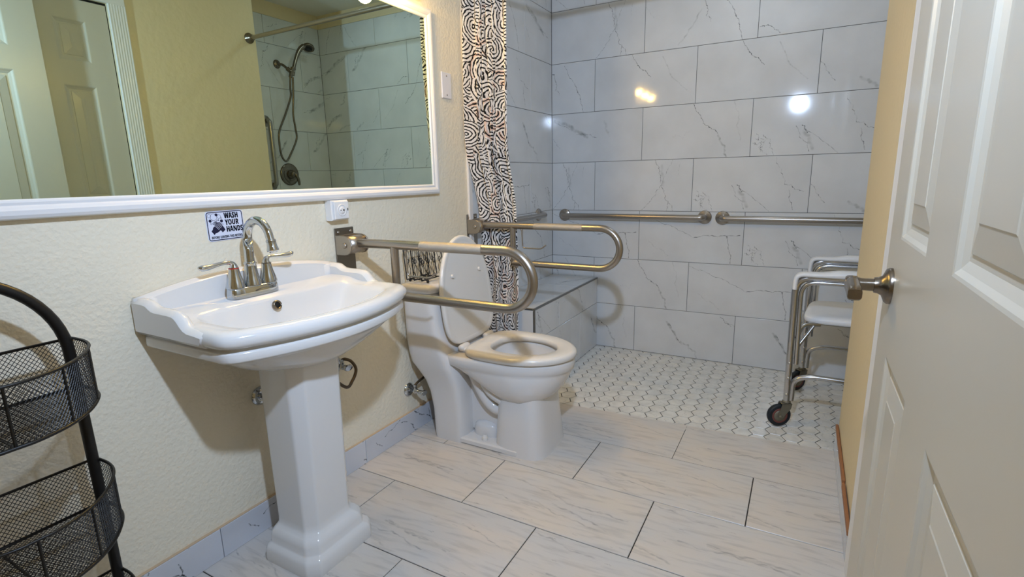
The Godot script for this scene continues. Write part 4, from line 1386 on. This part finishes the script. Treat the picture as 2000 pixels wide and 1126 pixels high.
func caddy() -> void:
	# black wire holder standing on the tank
	var t := thing("wire_rack", "small black wire rack with scrolled dividers on the toilet tank", "rack", Vector3(0.105, 0.7153, 1.530))
	var r := 0.0023
	for i in 3:
		var x := -0.050 + 0.040 * i
		var g := Geo.new()
		var top := 0.150 if i < 2 else 0.142
		g.tube(rounded([Vector3(x, 0.014, 0.078), Vector3(x - 0.012, top, 0.078), Vector3(x - 0.012, top, -0.078), Vector3(x, 0.014, -0.078)], 0.012, 5), r, 8)
		g.tube([Vector3(x, 0.014, 0.078), Vector3(x, 0.014, -0.078)], r, 8)
		for k in 4:
			var z := 0.058 - 0.039 * k
			# two bowed wires and a little ring
			for s in [-1.0, 1.0]:
				g.tube(smooth_path([Vector3(x, 0.014, z - s * 0.006), Vector3(x - 0.004, 0.05, z + s * 0.013), Vector3(x - 0.006, 0.082, z + s * 0.002), Vector3(x - 0.009, 0.115, z + s * 0.013), Vector3(x - 0.012, top, z + s * 0.004)], 4), 0.0011, 6)
			var ring := []
			for q in 12: ring.append(Vector3(x - 0.007, 0.090 + sin(TAU * q / 12) * 0.009, z + cos(TAU * q / 12) * 0.009))
			g.tube(ring, 0.0014, 6, true)
		obj("divider", g, M.black, t)
	var g: Geo
	for z in [-0.05, 0.05]:
		g = Geo.new()
		g.tube([Vector3(-0.062, 0.012, z), Vector3(0.045, 0.012, z)], r, 8)
		obj("base_bar", g, M.black, t)
	for z in [-0.05, 0.05]:
		for x in [-0.056, 0.040]:
			g = Geo.new()
			g.lathe([[0.0005, 0.0], [0.005, 0.002], [0.0065, 0.007], [0.005, 0.012], [0.0005, 0.014]], Transform3D(Basis(), Vector3(x, 0, z)), 12)
			obj("foot", g, M.black, t)

func rails() -> void:
	var t := thing("fold_down_rail", "brushed steel fold-down grab rail between sink and toilet", "grab rail", Vector3(0, 0, 1.887), "fold-down rails either side of the toilet")
	var Yt := 0.921; var Yb := 0.734; var R := 0.0165
	var g := Geo.new()
	g.box(Vector3(0.003, 0.838, 0), Vector3(0.006, 0.275, 0.094), 0.002)
	obj("wall_plate", g, M.steel_dark, t)
	for z in [-0.030, 0.030]:
		for y in [0.960, 0.722]: screw(t, Vector3(0.006, y, z), M.steel, 0.0065)
	g = Geo.new()
	for s in [-1.0, 1.0]:
		var p := PackedVector2Array([Vector2(0.006, 0.878), Vector2(0.045, 0.878)])
		for i in 9:
			var a := -PI / 2 + PI * i / 8
			p.push_back(Vector2(0.048 + cos(a) * 0.036, 0.914 + sin(a) * 0.036))
		p.append_array(PackedVector2Array([Vector2(0.045, 0.950), Vector2(0.006, 0.950)]))
		g.prism(p, s * 0.044 - 0.003, s * 0.044 + 0.003, 0.001)
	g.box(Vector3(0.010, 0.914, 0), Vector3(0.008, 0.072, 0.088), 0.002)
	obj("hinge_bracket", g, M.steel, t)
	var across := Basis(Vector3.RIGHT, Vector3.BACK, Vector3.DOWN)
	g = Geo.new()
	g.lathe([[0.020, -0.040], [0.034, -0.038], [0.034, 0.038], [0.020, 0.040]], Transform3D(across, Vector3(0.048, 0.914, 0)), 26)
	obj("hinge_barrel", g, M.steel, t)
	for s in [-1.0, 1.0]:
		g = Geo.new()
		g.lathe([[0.010, 0.0], [0.010, 0.004], [0.007, 0.006], [0.0005, 0.0065]], Transform3D(Basis(Vector3.RIGHT, Vector3.BACK * s, Vector3.DOWN * s), Vector3(0.050, 0.914, s * 0.047)), 14)
		obj("pivot_bolt", g, M.steel, t)
	g = Geo.new()
	var xc := 0.700
	var rb := (Yt - Yb) / 2
	var pts := [Vector3(0.055, Yt - 0.002, 0), Vector3(0.20, Yt, 0), Vector3(0.366, Yt, 0), Vector3(0.60, Yt, 0)]
	pts.append_array(arc(Vector3(xc, (Yt + Yb) / 2, 0), Vector3.RIGHT * (rb + 0.004), Vector3.UP * rb, PI / 2, -PI / 2, 24))
	pts.append_array([Vector3(0.55, Yb, 0), Vector3(0.35, Yb, 0), Vector3(0.245, Yb, 0)])
	g.tube(pts, R, 22)
	obj("rail", g, M.steel, t)
	g = Geo.new()
	g.tube([Vector3(0.246, Yt - 0.006, 0), Vector3(0.246, Yb - 0.004, 0)], 0.0150, 20)
	obj("strut", g, M.steel, t)
	g = Geo.new()
	g.tube([Vector3(0.368, Yt, 0), Vector3(0.618, Yt, 0)], R + 0.0006, 22)
	obj("knurled_grip", g, M.knurl, t)
	var d := t.duplicate()
	d.name = numbered("fold_down_rail")
	add_child(d)
	d.position = Vector3(0, -0.011, 1.010)
	tag(d, "brushed steel fold-down grab rail between toilet and shower curtain", "grab rail", "fold-down rails either side of the toilet")
	# bent wire paper holders hanging from the rails
	for q in [[1.887, 0.0, "bent wire paper holder hanging from the rail beside the sink"], [1.010, -0.011, "bent wire paper holder hanging from the rail beside the curtain"]]:
		var h := thing("paper_holder", q[2], "paper holder", Vector3(0, q[1], q[0]), "wire paper holders on the rails")
		g = Geo.new()
		var w := [Vector3(0.296, Yt - 0.0185, 0.0), Vector3(0.297, 0.905, 0.0), Vector3(0.300, 0.812, 0.0), Vector3(0.404, 0.812, 0.004), Vector3(0.432, 0.832, 0.008)]
		g.tube(rounded(w, 0.014, 5), 0.0034, 10)
		obj("wire", g, M.steel, h)
		g = Geo.new()
		g.lathe([[0.0055, -0.0225], [0.0060, -0.021], [0.0060, -0.0150], [0.004, -0.0145]], Transform3D(Basis(), Vector3(0.296, Yt, 0)), 14)
		obj("collar", g, M.steel, h)

func grab_bar(called: String, label: String, a: Vector3, b: Vector3, off: Vector3, group := "") -> void:
	# a straight wall bar from wall point a to wall point b, standing off the wall
	var t := thing(called, label, "grab bar", a, group)
	var d := b - a
	var g := Geo.new()
	g.tube(rounded([Vector3.ZERO, off, d + off, d], off.length() * 0.8, 7), 0.0165, 20)
	obj("bar", g, M.steel, t)
	var u := off.normalized()
	var v := d.normalized()
	var w := u.cross(v).normalized()
	for p in [Vector3.ZERO, d]:
		g = Geo.new()
		g.lathe([[0.040, 0.0], [0.040, 0.006], [0.036, 0.010], [0.020, 0.011], [0.017, 0.016]], Transform3D(Basis(v, u, w), p), 28)
		obj("flange", g, M.steel, t)

func curtain() -> void:
	var t := thing("shower_curtain", "shower curtain of black and white brushed arcs gathered by the left wall", "curtain")
	var g := Geo.new()
	var rows := 46; var cols := 150
	var pts := []
	var us := []
	for r in rows + 1:
		var k := float(r) / rows
		var y := lerpf(1.990, 0.10, k)
		var row := []
		var u := 0.0
		var urow := [0.0]
		# the bunch hangs on a slant: its left edge leaves the wall lower down
		var xl := lerpf(0.012, 0.060, smoothstep(1.5, 0.5, y)); var xr := lerpf(0.258, 0.252, k)
		var zc := lerpf(0.966, 1.035, smoothstep(0.98, 1.35, y)) + 0.016 * smoothstep(0.62, 0.50, y)
		var amp := lerpf(0.60, 1.0, smoothstep(0.98, 1.3, y)) * lerpf(1.0, 0.55, smoothstep(0.62, 0.50, y))
		for c in cols + 1:
			var s := float(c) / cols
			var fold := 0.0
			# loose folds at both edges, tight ones in the middle
			var mid := smoothstep(0.30, 0.40, s) * (1.0 - smoothstep(0.66, 0.76, s))
			fold += (1.0 - mid) * sin(s * TAU * 3.2 + 0.6 + 0.5 * sin(k * 3.0)) * 0.034
			fold += mid * sin(s * TAU * 11.0 + 0.35 * sin(k * 4.0)) * 0.016
			fold += 0.005 * sin(s * 41.0 + k * 7.0) * smoothstep(0.0, 0.3, k)
			var pinch := 0.75 + 0.25 * smoothstep(0.0, 0.12, k)
			var p := Vector3(lerpf(xl, xr, s) + 0.006 * sin(k * 9.0 + s * 20.0), y, zc + fold * pinch * amp)
			if p.x < 0.004: p.x = 0.004
			if c > 0: u += Vector2(p.x - row[-1].x, p.z - row[-1].z).length()
			row.append(p)
			urow.append(u)
		urow.remove_at(0)
		pts.append(row)
		us.append(urow)
	for r in rows:
		for c in cols:
			var sc := 1.0 / 0.80
			g.quad(pts[r][c], pts[r][c + 1], pts[r + 1][c + 1], pts[r + 1][c], 0, Vector2(us[0][c], 1.990 - pts[r][c].y) * sc, Vector2(us[0][c + 1], 1.990 - pts[r][c + 1].y) * sc, Vector2(us[0][c + 1], 1.990 - pts[r + 1][c + 1].y) * sc, Vector2(us[0][c], 1.990 - pts[r + 1][c].y) * sc)
	obj("cloth", g, M.curtain, t)
	for i in 6:
		g = Geo.new()
		var ring := []
		var rx := 0.030 + 0.043 * i
		for q in 16: ring.append(Vector3(rx, 2.017 + sin(TAU * q / 16) * 0.029, 1.040 - 0.0484 * rx + cos(TAU * q / 16) * 0.022))
		g.tube(ring, 0.0017, 6, true)
		obj("ring", g, M.steel, t)
	# rod
	t = thing("curtain_rod", "brushed steel curtain rod across the shower, seen in the mirror", "curtain rod", Vector3(0, 2.048, 1.040))
	g = Geo.new()
	g.tube([Vector3(0.004, -0.024, 0), Vector3(XR - 0.004, 0, -0.083)], 0.0125, 18)
	obj("rod", g, M.steel, t)
	for s in [0, 1]:
		g = Geo.new()
		g.lathe([[0.032, 0.0], [0.032, 0.006], [0.024, 0.010], [0.024, 0.022], [0.019, 0.026], [0.016, 0.042]], Transform3D(Basis(Vector3.UP, Vector3.RIGHT if s == 0 else Vector3.LEFT, Vector3.BACK), Vector3(0.0 if s == 0 else XR, -0.024 if s == 0 else 0.0, 0.0 if s == 0 else -0.083)), 24)
		obj("end_flange", g, M.nickel, t)
	# wall bars in the shower
	grab_bar("grab_bar", "brushed steel grab bar on the shower's left wall above the bench", Vector3(0.004, 0.905, 0.225), Vector3(0.004, 0.905, 0.84), Vector3(0.056, 0, 0), "brushed steel bars on the shower walls")
	grab_bar("grab_bar", "brushed steel grab bar on the tiled back wall nearer the bench", Vector3(0.098, 0.890, 0.004), Vector3(1.000, 0.890, 0.004), Vector3(0, 0, 0.056), "brushed steel bars on the shower walls")
	grab_bar("grab_bar", "brushed steel grab bar on the tiled back wall above the shower chair", Vector3(1.100, 0.888, 0.004), Vector3(2.02, 0.888, 0.004), Vector3(0, 0, 0.056), "brushed steel bars on the shower walls")
	grab_bar("grab_bar", "upright grab bar by the shower valve, seen in the mirror", Vector3(XS - 0.004, 1.125, 0.590), Vector3(XS - 0.004, 1.60, 0.590), Vector3(-0.05, 0, 0), "brushed steel bars on the shower walls")

func shower_chair() -> void:
	var t := thing("shower_chair", "aluminium shower chair on castors with white seat and armrests", "chair", Vector3(1.52, 0, 0.50))
	var L := 0.46     # how far it runs back
	var g: Geo
	for s in [1.0, -1.0]:
		var z: float = 0.25 * s
		var dx := 0.0 if s > 0 else 0.060
		g = Geo.new()
		# outer frame: front leg, arm, rear leg; a second tube hugs the first
		g.tube(rounded([Vector3(dx - 0.004, 0.115, z), Vector3(dx - 0.012, 0.698, z), Vector3(dx + L, 0.698, z), Vector3(dx + L + 0.03, 0.115, z)], 0.075, 8), 0.0140, 16)
		obj("side_frame", g, M.alu, t)
		g = Geo.new()
		g.tube(rounded([Vector3(dx + 0.020, 0.30, z - s * 0.004), Vector3(dx + 0.012, 0.676, z - s * 0.004), Vector3(dx + L - 0.02, 0.676, z - s * 0.004), Vector3(dx + L, 0.30, z - s * 0.004)], 0.065, 8), 0.0100, 12)
		obj("inner_frame", g, M.alu, t)
		g = Geo.new()
		g.tube(rounded([Vector3(dx + 0.014, 0.125, z - s * 0.004), Vector3(dx + 0.016, 0.225, z - s * 0.004), Vector3(dx + 0.075, 0.249, z - s * 0.004), Vector3(dx + L - 0.06, 0.249, z - s * 0.004), Vector3(dx + L + 0.01, 0.215, z - s * 0.004)], 0.055, 7), 0.0115, 14)
		obj("side_brace", g, M.alu, t)
		# armrest pad bent over the front corner
		g = Geo.new()
		var path := rounded([Vector3(dx - 0.014, 0.645, z), Vector3(dx - 0.012, 0.712, z), Vector3(dx + 0.16, 0.712, z), Vector3(dx + L - 0.06, 0.710, z)], 0.070, 8)
		var rings := []
		for i in path.size():
			var p: Vector3 = path[i]
			var d: Vector3 = (path[mini(i + 1, path.size() - 1)] - path[maxi(i - 1, 0)]).normalized()
			var n := Vector3(-d.y, d.x, 0)
			var k := float(i) / (path.size() - 1)
			var th := 0.008 + 0.014 * smoothstep(0.45, 0.75, k)
			var w := 0.031
			var r := PackedVector3Array()
			for q in [[-w, -0.004], [-w * 0.9, th * 0.6], [-w * 0.6, th], [w * 0.6, th], [w * 0.9, th * 0.6], [w, -0.004], [w * 0.7, -0.010], [-w * 0.7, -0.010]]:
				r.push_back(p + n * q[1] + Vector3(0, 0, q[0]))
			rings.append(r)
		g.loft(rings, 0)
		obj("armrest", g, M.seat_white, t)
		# seat carriers
		g = Geo.new()
		g.tube(rounded([Vector3(dx + 0.012, 0.415, z - s * 0.006), Vector3(dx + 0.030, 0.474, z - s * 0.05), Vector3(dx + 0.10, 0.476, z - s * 0.07)], 0.04, 6), 0.010, 12)
		g.tube([Vector3(dx + 0.014, 0.370, z - s * 0.006), Vector3(dx + 0.075, 0.470, z - s * 0.055)], 0.007, 10)
		obj("seat_carrier", g, M.alu, t)
		for q in [[0.235, -0.0], [0.305, -0.0], [0.155, 0.0]]:
			g = Geo.new()
			g.lathe([[0.0075, 0.0], [0.007, 0.003], [0.004, 0.0055], [0.0003, 0.006]], Transform3D(Basis(Vector3.RIGHT, Vector3.BACK, Vector3.DOWN), Vector3(dx - 0.006, q[0], z + 0.0125)), 12)
			obj("rivet", g, M.alu, t)
		# castors
		for e in [[dx - 0.004, 0.5], [dx + L + 0.03, 0.3]]:
			castor(t, Vector3(e[0], 0, z), e[1] if s > 0 else e[1] + 0.3)
	g = Geo.new()
	g.tube([Vector3(L - 0.02, 0.30, 0.246), Vector3(L + 0.02, 0.30, -0.246)], 0.0105, 12)
	obj("cross_bar", g, M.alu, t)
	# seat
	g = Geo.new()
	var rs := []
	for e in [[0.012, 0.478], [0.002, 0.481], [0.0, 0.488], [0.0, 0.500], [0.006, 0.507], [0.03, 0.511], [0.09, 0.506]]:
		var r := PackedVector3Array()
		for p in super_rect(0.045 + e[0], 0.500 - e[0], 0.195 - e[0], 48, 0.32):
			r.push_back(Vector3(p.x - p.y * 0.09, e[1], p.y))
		rs.append(r)
	g.loft(rs, 0)
	obj("seat", g, M.seat_white, t)

func castor(t: Node3D, at: Vector3, turn: float) -> void:
	var c := Node3D.new()
	c.name = "castor"
	c.position = at
	c.rotation.y = turn
	t.add_child(c, true)
	# wheel trails to local -x; axle along z
	var ax := Transform3D(Basis(Vector3.RIGHT, Vector3.BACK, Vector3.DOWN), Vector3(-0.030, 0.052, 0))
	var g := Geo.new()
	g.lathe([[0.034, -0.012], [0.046, -0.0125], [0.051, -0.009], [0.052, 0.0], [0.051, 0.009], [0.046, 0.0125], [0.034, 0.012]], ax, 32)
	obj("tyre", g, M.tyre, c)
	g = Geo.new()
	g.lathe([[0.029, -0.0128], [0.035, -0.0130], [0.035, 0.0130], [0.029, 0.0128]], ax, 28)
	obj("rim_band", g, M.band, c)
	g = Geo.new()
	g.lathe([[0.004, -0.0145], [0.012, -0.0145], [0.029, -0.0125], [0.029, 0.0125], [0.012, 0.0145], [0.004, 0.0145]], ax, 24)
	obj("hub", g, M.fork, c)
	g = Geo.new()
	for s in [-1.0, 1.0]:
		g.prism(PackedVector2Array([Vector2(-0.038, 0.043), Vector2(-0.022, 0.041), Vector2(0.014, 0.088), Vector2(0.018, 0.108), Vector2(-0.024, 0.112), Vector2(-0.040, 0.06)]), s * 0.018 - 0.0015, s * 0.018 + 0.0015, 0.0)
		g.lathe([[0.007, 0.0], [0.007, 0.004], [0.0005, 0.005]], Transform3D(Basis(Vector3.RIGHT, Vector3.BACK * s, Vector3.DOWN * s), Vector3(-0.030, 0.052, s * 0.0195)), 10)
	g.box(Vector3(-0.003, 0.110, 0), Vector3(0.042, 0.004, 0.039))
	obj("fork", g, M.fork, c)
	g = Geo.new()
	g.lathe([[0.016, 0.111], [0.018, 0.114], [0.018, 0.120], [0.013, 0.124]], Transform3D(), 18)
	obj("swivel", g, M.fork, c)

func shower_set() -> void:
	var W := XS - 0.004
	var out := Basis(Vector3.UP, Vector3.LEFT, Vector3.FORWARD)
	var t := thing("hand_shower", "brushed hand shower with a looping metal hose, seen in the mirror", "shower head", Vector3(W, 2.027, 0.434))
	var g := Geo.new()
	g.lathe([[0.032, 0.0], [0.031, 0.005], [0.022, 0.012], [0.011, 0.015], [0.010, 0.020]], Transform3D(out, Vector3.ZERO), 24)
	obj("wall_flange", g, M.nickel, t)
	g = Geo.new()
	g.tube(rounded([Vector3(0, 0, 0), Vector3(-0.05, -0.004, -0.006), Vector3(-0.095, -0.052, -0.036)], 0.03, 6), 0.0095, 14)
	g.tube([Vector3(-0.080, -0.036, -0.026), Vector3(-0.100, -0.058, -0.040)], [0.017, 0.016], 14)
	obj("arm", g, M.nickel, t)
	g = Geo.new()
	g.tube([Vector3(-0.100, -0.10, -0.030), Vector3(-0.108, -0.03, -0.060)], [0.013, 0.020], 16)
	g.tube([Vector3(-0.098, -0.055, -0.034), Vector3(-0.112, -0.060, -0.060)], 0.015, 12)
	obj("holder", g, M.nickel, t)
	g = Geo.new()
	var pts := smooth_path([Vector3(-0.108, -0.085, -0.048), Vector3(-0.110, -0.02, -0.066), Vector3(-0.114, 0.06, -0.098), Vector3(-0.120, 0.112, -0.128), Vector3(-0.130, 0.142, -0.160)], 5)
	var rr := []
	for i in pts.size(): rr.append(0.0135 + 0.006 * smoothstep(0.3, 1.0, float(i) / (pts.size() - 1)))
	g.tube(pts, rr, 16)
	obj("wand", g, M.nickel, t)
	g = Geo.new()
	var hb := Basis(Vector3(0.0, 0.35, 0.93).normalized(), Vector3(-0.30, -0.88, 0.33).normalized(), Vector3(0.95, -0.30, 0.1).normalized()).orthonormalized()
	g.lathe([[0.010, -0.022], [0.030, -0.016], [0.043, -0.004], [0.046, 0.006], [0.045, 0.012], [0.040, 0.014], [0.0005, 0.014]], Transform3D(hb, Vector3(-0.142, 0.138, -0.192)), 28)
	obj("head", g, M.nickel, t)
	g = Geo.new()
	g.lathe([[0.030, 0.0140], [0.030, 0.0155], [0.018, 0.0155], [0.016, 0.017], [0.0005, 0.017]], Transform3D(hb, Vector3(-0.142, 0.138, -0.192)), 24)
	obj("spray_face", g, M.black, t)
	g = Geo.new()
	var hose := []
	for q in [[-0.10, 1.93, 0.404], [-0.085, 1.85, 0.402], [-0.07, 1.785, 0.396], [-0.06, 1.654, 0.452], [-0.05, 1.524, 0.515], [-0.045, 1.421, 0.522], [-0.045, 1.341, 0.512], [-0.05, 1.305, 0.482], [-0.055, 1.355, 0.440], [-0.06, 1.475, 0.372], [-0.065, 1.556, 0.376], [-0.07, 1.66, 0.387], [-0.085, 1.787, 0.382], [-0.105, 1.93, 0.384]]:
		hose.append(Vector3(q[0], q[1] - 2.027, q[2] - 0.434))
	g.tube(smooth_path(hose, 7), 0.0075, 12)
	obj("hose", g, M.nickel, t)
	t = thing("shower_valve", "round brushed shower valve with a lever, seen in the mirror", "valve", Vector3(W, 1.205, 0.425))
	g = Geo.new()
	g.lathe([[0.086, 0.0], [0.086, 0.004], [0.080, 0.010], [0.064, 0.015], [0.060, 0.013], [0.052, 0.013], [0.046, 0.018], [0.040, 0.018]], Transform3D(out, Vector3.ZERO), 36)
	obj("plate", g, M.nickel, t)
	g = Geo.new()
	g.lathe([[0.036, 0.015], [0.034, 0.030], [0.026, 0.048], [0.022, 0.062], [0.012, 0.068], [0.0005, 0.069]], Transform3D(out, Vector3.ZERO), 26)
	obj("hub", g, M.nickel, t)
	g = Geo.new()
	g.tube(smooth_path([Vector3(-0.05, 0.004, 0), Vector3(-0.068, -0.006, -0.008), Vector3(-0.076, -0.045, -0.020), Vector3(-0.070, -0.085, -0.028)], 5), [0.012, 0.012, 0.0125, 0.0125, 0.0125, 0.0125, 0.012, 0.012, 0.012, 0.0115, 0.011, 0.011, 0.0105, 0.010, 0.009, 0.007], 14)
	obj("lever", g, M.nickel, t)

# ---------------------------------------------------------------- the wire mesh rack
func rack() -> void:
	var t := thing("basket_rack", "black three-tier mesh basket rack with arched frame in the left corner", "rack", Vector3(0, 0, 3.0))
	# frame: an inverted U standing by the wall, feet running forward
	var g := Geo.new()
	var pts := [Vector3(0.130, 0.014, -0.186), Vector3(0.130, 0.30, -0.184), Vector3(0.130, 0.60, -0.181), Vector3(0.130, 0.79, -0.179)]
	pts.append_array(arc(Vector3(0.130, 0.79, 0), Vector3(0, 0, -0.179), Vector3(0, 0.190, 0), 0.08, PI - 0.08, 26))
	pts.append_array([Vector3(0.130, 0.79, 0.179), Vector3(0.130, 0.30, 0.184), Vector3(0.130, 0.014, 0.186)])
	g.tube(pts, 0.0112, 16)
	obj("frame", g, M.black, t)
	for s in [-1.0, 1.0]:
		g = Geo.new()
		g.tube(rounded([Vector3(0.04, 0.012, s * 0.186), Vector3(0.36, 0.012, s * 0.150)], 0.02), 0.012, 14)
		obj("foot", g, M.black, t)
	for y in [0.708, 0.416, 0.124]: basket(t, y, 0.112)

# half of a basket's rim: x out of the wall, z along it
func basket_rim(grow := 0.0) -> Array:
	var pts := []
	var ctrl := [Vector2(0.114, -0.193), Vector2(0.165, -0.195), Vector2(0.210, -0.186), Vector2(0.255, -0.163), Vector2(0.300, -0.128), Vector2(0.335, -0.085), Vector2(0.355, -0.035), Vector2(0.357, 0.0)]
	var c := Curve2D.new()
	for i in ctrl.size():
		var d: Vector2 = (ctrl[mini(i + 1, ctrl.size() - 1)] - ctrl[maxi(i - 1, 0)]) / 6.0
		if i == ctrl.size() - 1: d = Vector2(0, 0.015)
		c.add_point(ctrl[i], -d, d)
	for i in ctrl.size() - 1:
		for j in 5: pts.append(c.sample(i, j / 5.0))
	pts.append(ctrl[-1])
	var n := pts.size()
	for i in range(n - 2, -1, -1): pts.append(Vector2(pts[i].x, -pts[i].y))
	for i in pts.size(): pts[i] = Vector2(pts[i].x + grow * 0.4, pts[i].y * (1.0 + grow * 4.0))
	return pts

func basket(t: Node3D, y: float, h: float) -> void:
	var b := Node3D.new()
	b.name = "basket"
	t.add_child(b, true)
	var rim := basket_rim(0.0)
	var base := basket_rim(0.0)
	var r := 0.0032
	var wire := func(called: String, list: Array, rad: float, closed := false) -> void:
		var g := Geo.new()
		g.tube(list, rad, 8, closed)
		obj(called, g, M.black, b)
	var top := []; var low := []
	for p in rim: top.append(Vector3(p.x, y + h, p.y))
	for p in base: low.append(Vector3(p.x, y, p.y))
	wire.call("rim", top, r, true)
	wire.call("base_ring", low, r * 1.15, true)
	for i in [0, 14, 24, 35, 46, 56, rim.size() - 1]:
		wire.call("upright", [top[i], low[i]], 0.0026)
	wire.call("cross_wire", [Vector3(0.114, y, -0.0), Vector3(0.357, y, 0.0)], 0.0026)
	# woven wire: two diagonal families round the wall of the basket, and a floor of the same
	var g := Geo.new()
	var ring := rim.duplicate()
	ring.append(rim[0])
	var acc := [0.0]
	for i in ring.size() - 1: acc.append(acc[-1] + ring[i].distance_to(ring[i + 1]))
	var total: float = acc[-1]
	var at := func(s: float) -> Vector2:
		s = fposmod(s, total)
		var lo := 0
		while lo < acc.size() - 2 and acc[lo + 1] < s: lo += 1
		var k: float = (s - acc[lo]) / maxf(1e-6, acc[lo + 1] - acc[lo])
		return ring[lo].lerp(ring[lo + 1], k)
	var cnt := int(total / 0.0088)
	var th := 0.00075
	for dirn in [1.0, -1.0]:
		for i in cnt:
			var s0 := total * i / cnt
			var prev := Vector3.ZERO
			for k in 7:
				var q: Vector2 = at.call(s0 + dirn * h * 0.85 * k / 6.0)
				var p := Vector3(q.x, y + h * k / 6.0, q.y)
				if k > 0: sliver(g, prev, p, th)
				prev = p
	# floor
	var poly := PackedVector2Array()
	for p in base: poly.push_back(p)
	for dirn in [1.0, -1.0]:
		var step := 0.0088
		var i := -60
		while i < 60:
			var o := Vector2(0.235, i * step)
			var d := Vector2(0.70, 0.714 * dirn)
			var seg := Geometry2D.intersect_polyline_with_polygon(PackedVector2Array([o - d * 0.6, o + d * 0.6]), poly)
			for q in seg:
				sliver(g, Vector3(q[0].x, y, q[0].y), Vector3(q[-1].x, y, q[-1].y), th)
			i += 1
	var o := obj("wire_mesh", g, M.black, b)
	o.set_meta("kind", "stuff")

# a very thin three-sided wire
func sliver(g: Geo, a: Vector3, b: Vector3, r: float) -> void:
	var d := (b - a).normalized()
	var s := d.cross(Vector3(0.3, 0.9, 0.2)).normalized()
	var u := d.cross(s)
	var p := [s * r, (s * -0.5 + u * 0.866) * r, (s * -0.5 - u * 0.866) * r]
	for i in 3:
		var j := (i + 1) % 3
		g.quad(a + p[i], a + p[j], b + p[j], b + p[i])
	g.start = g.v.size()
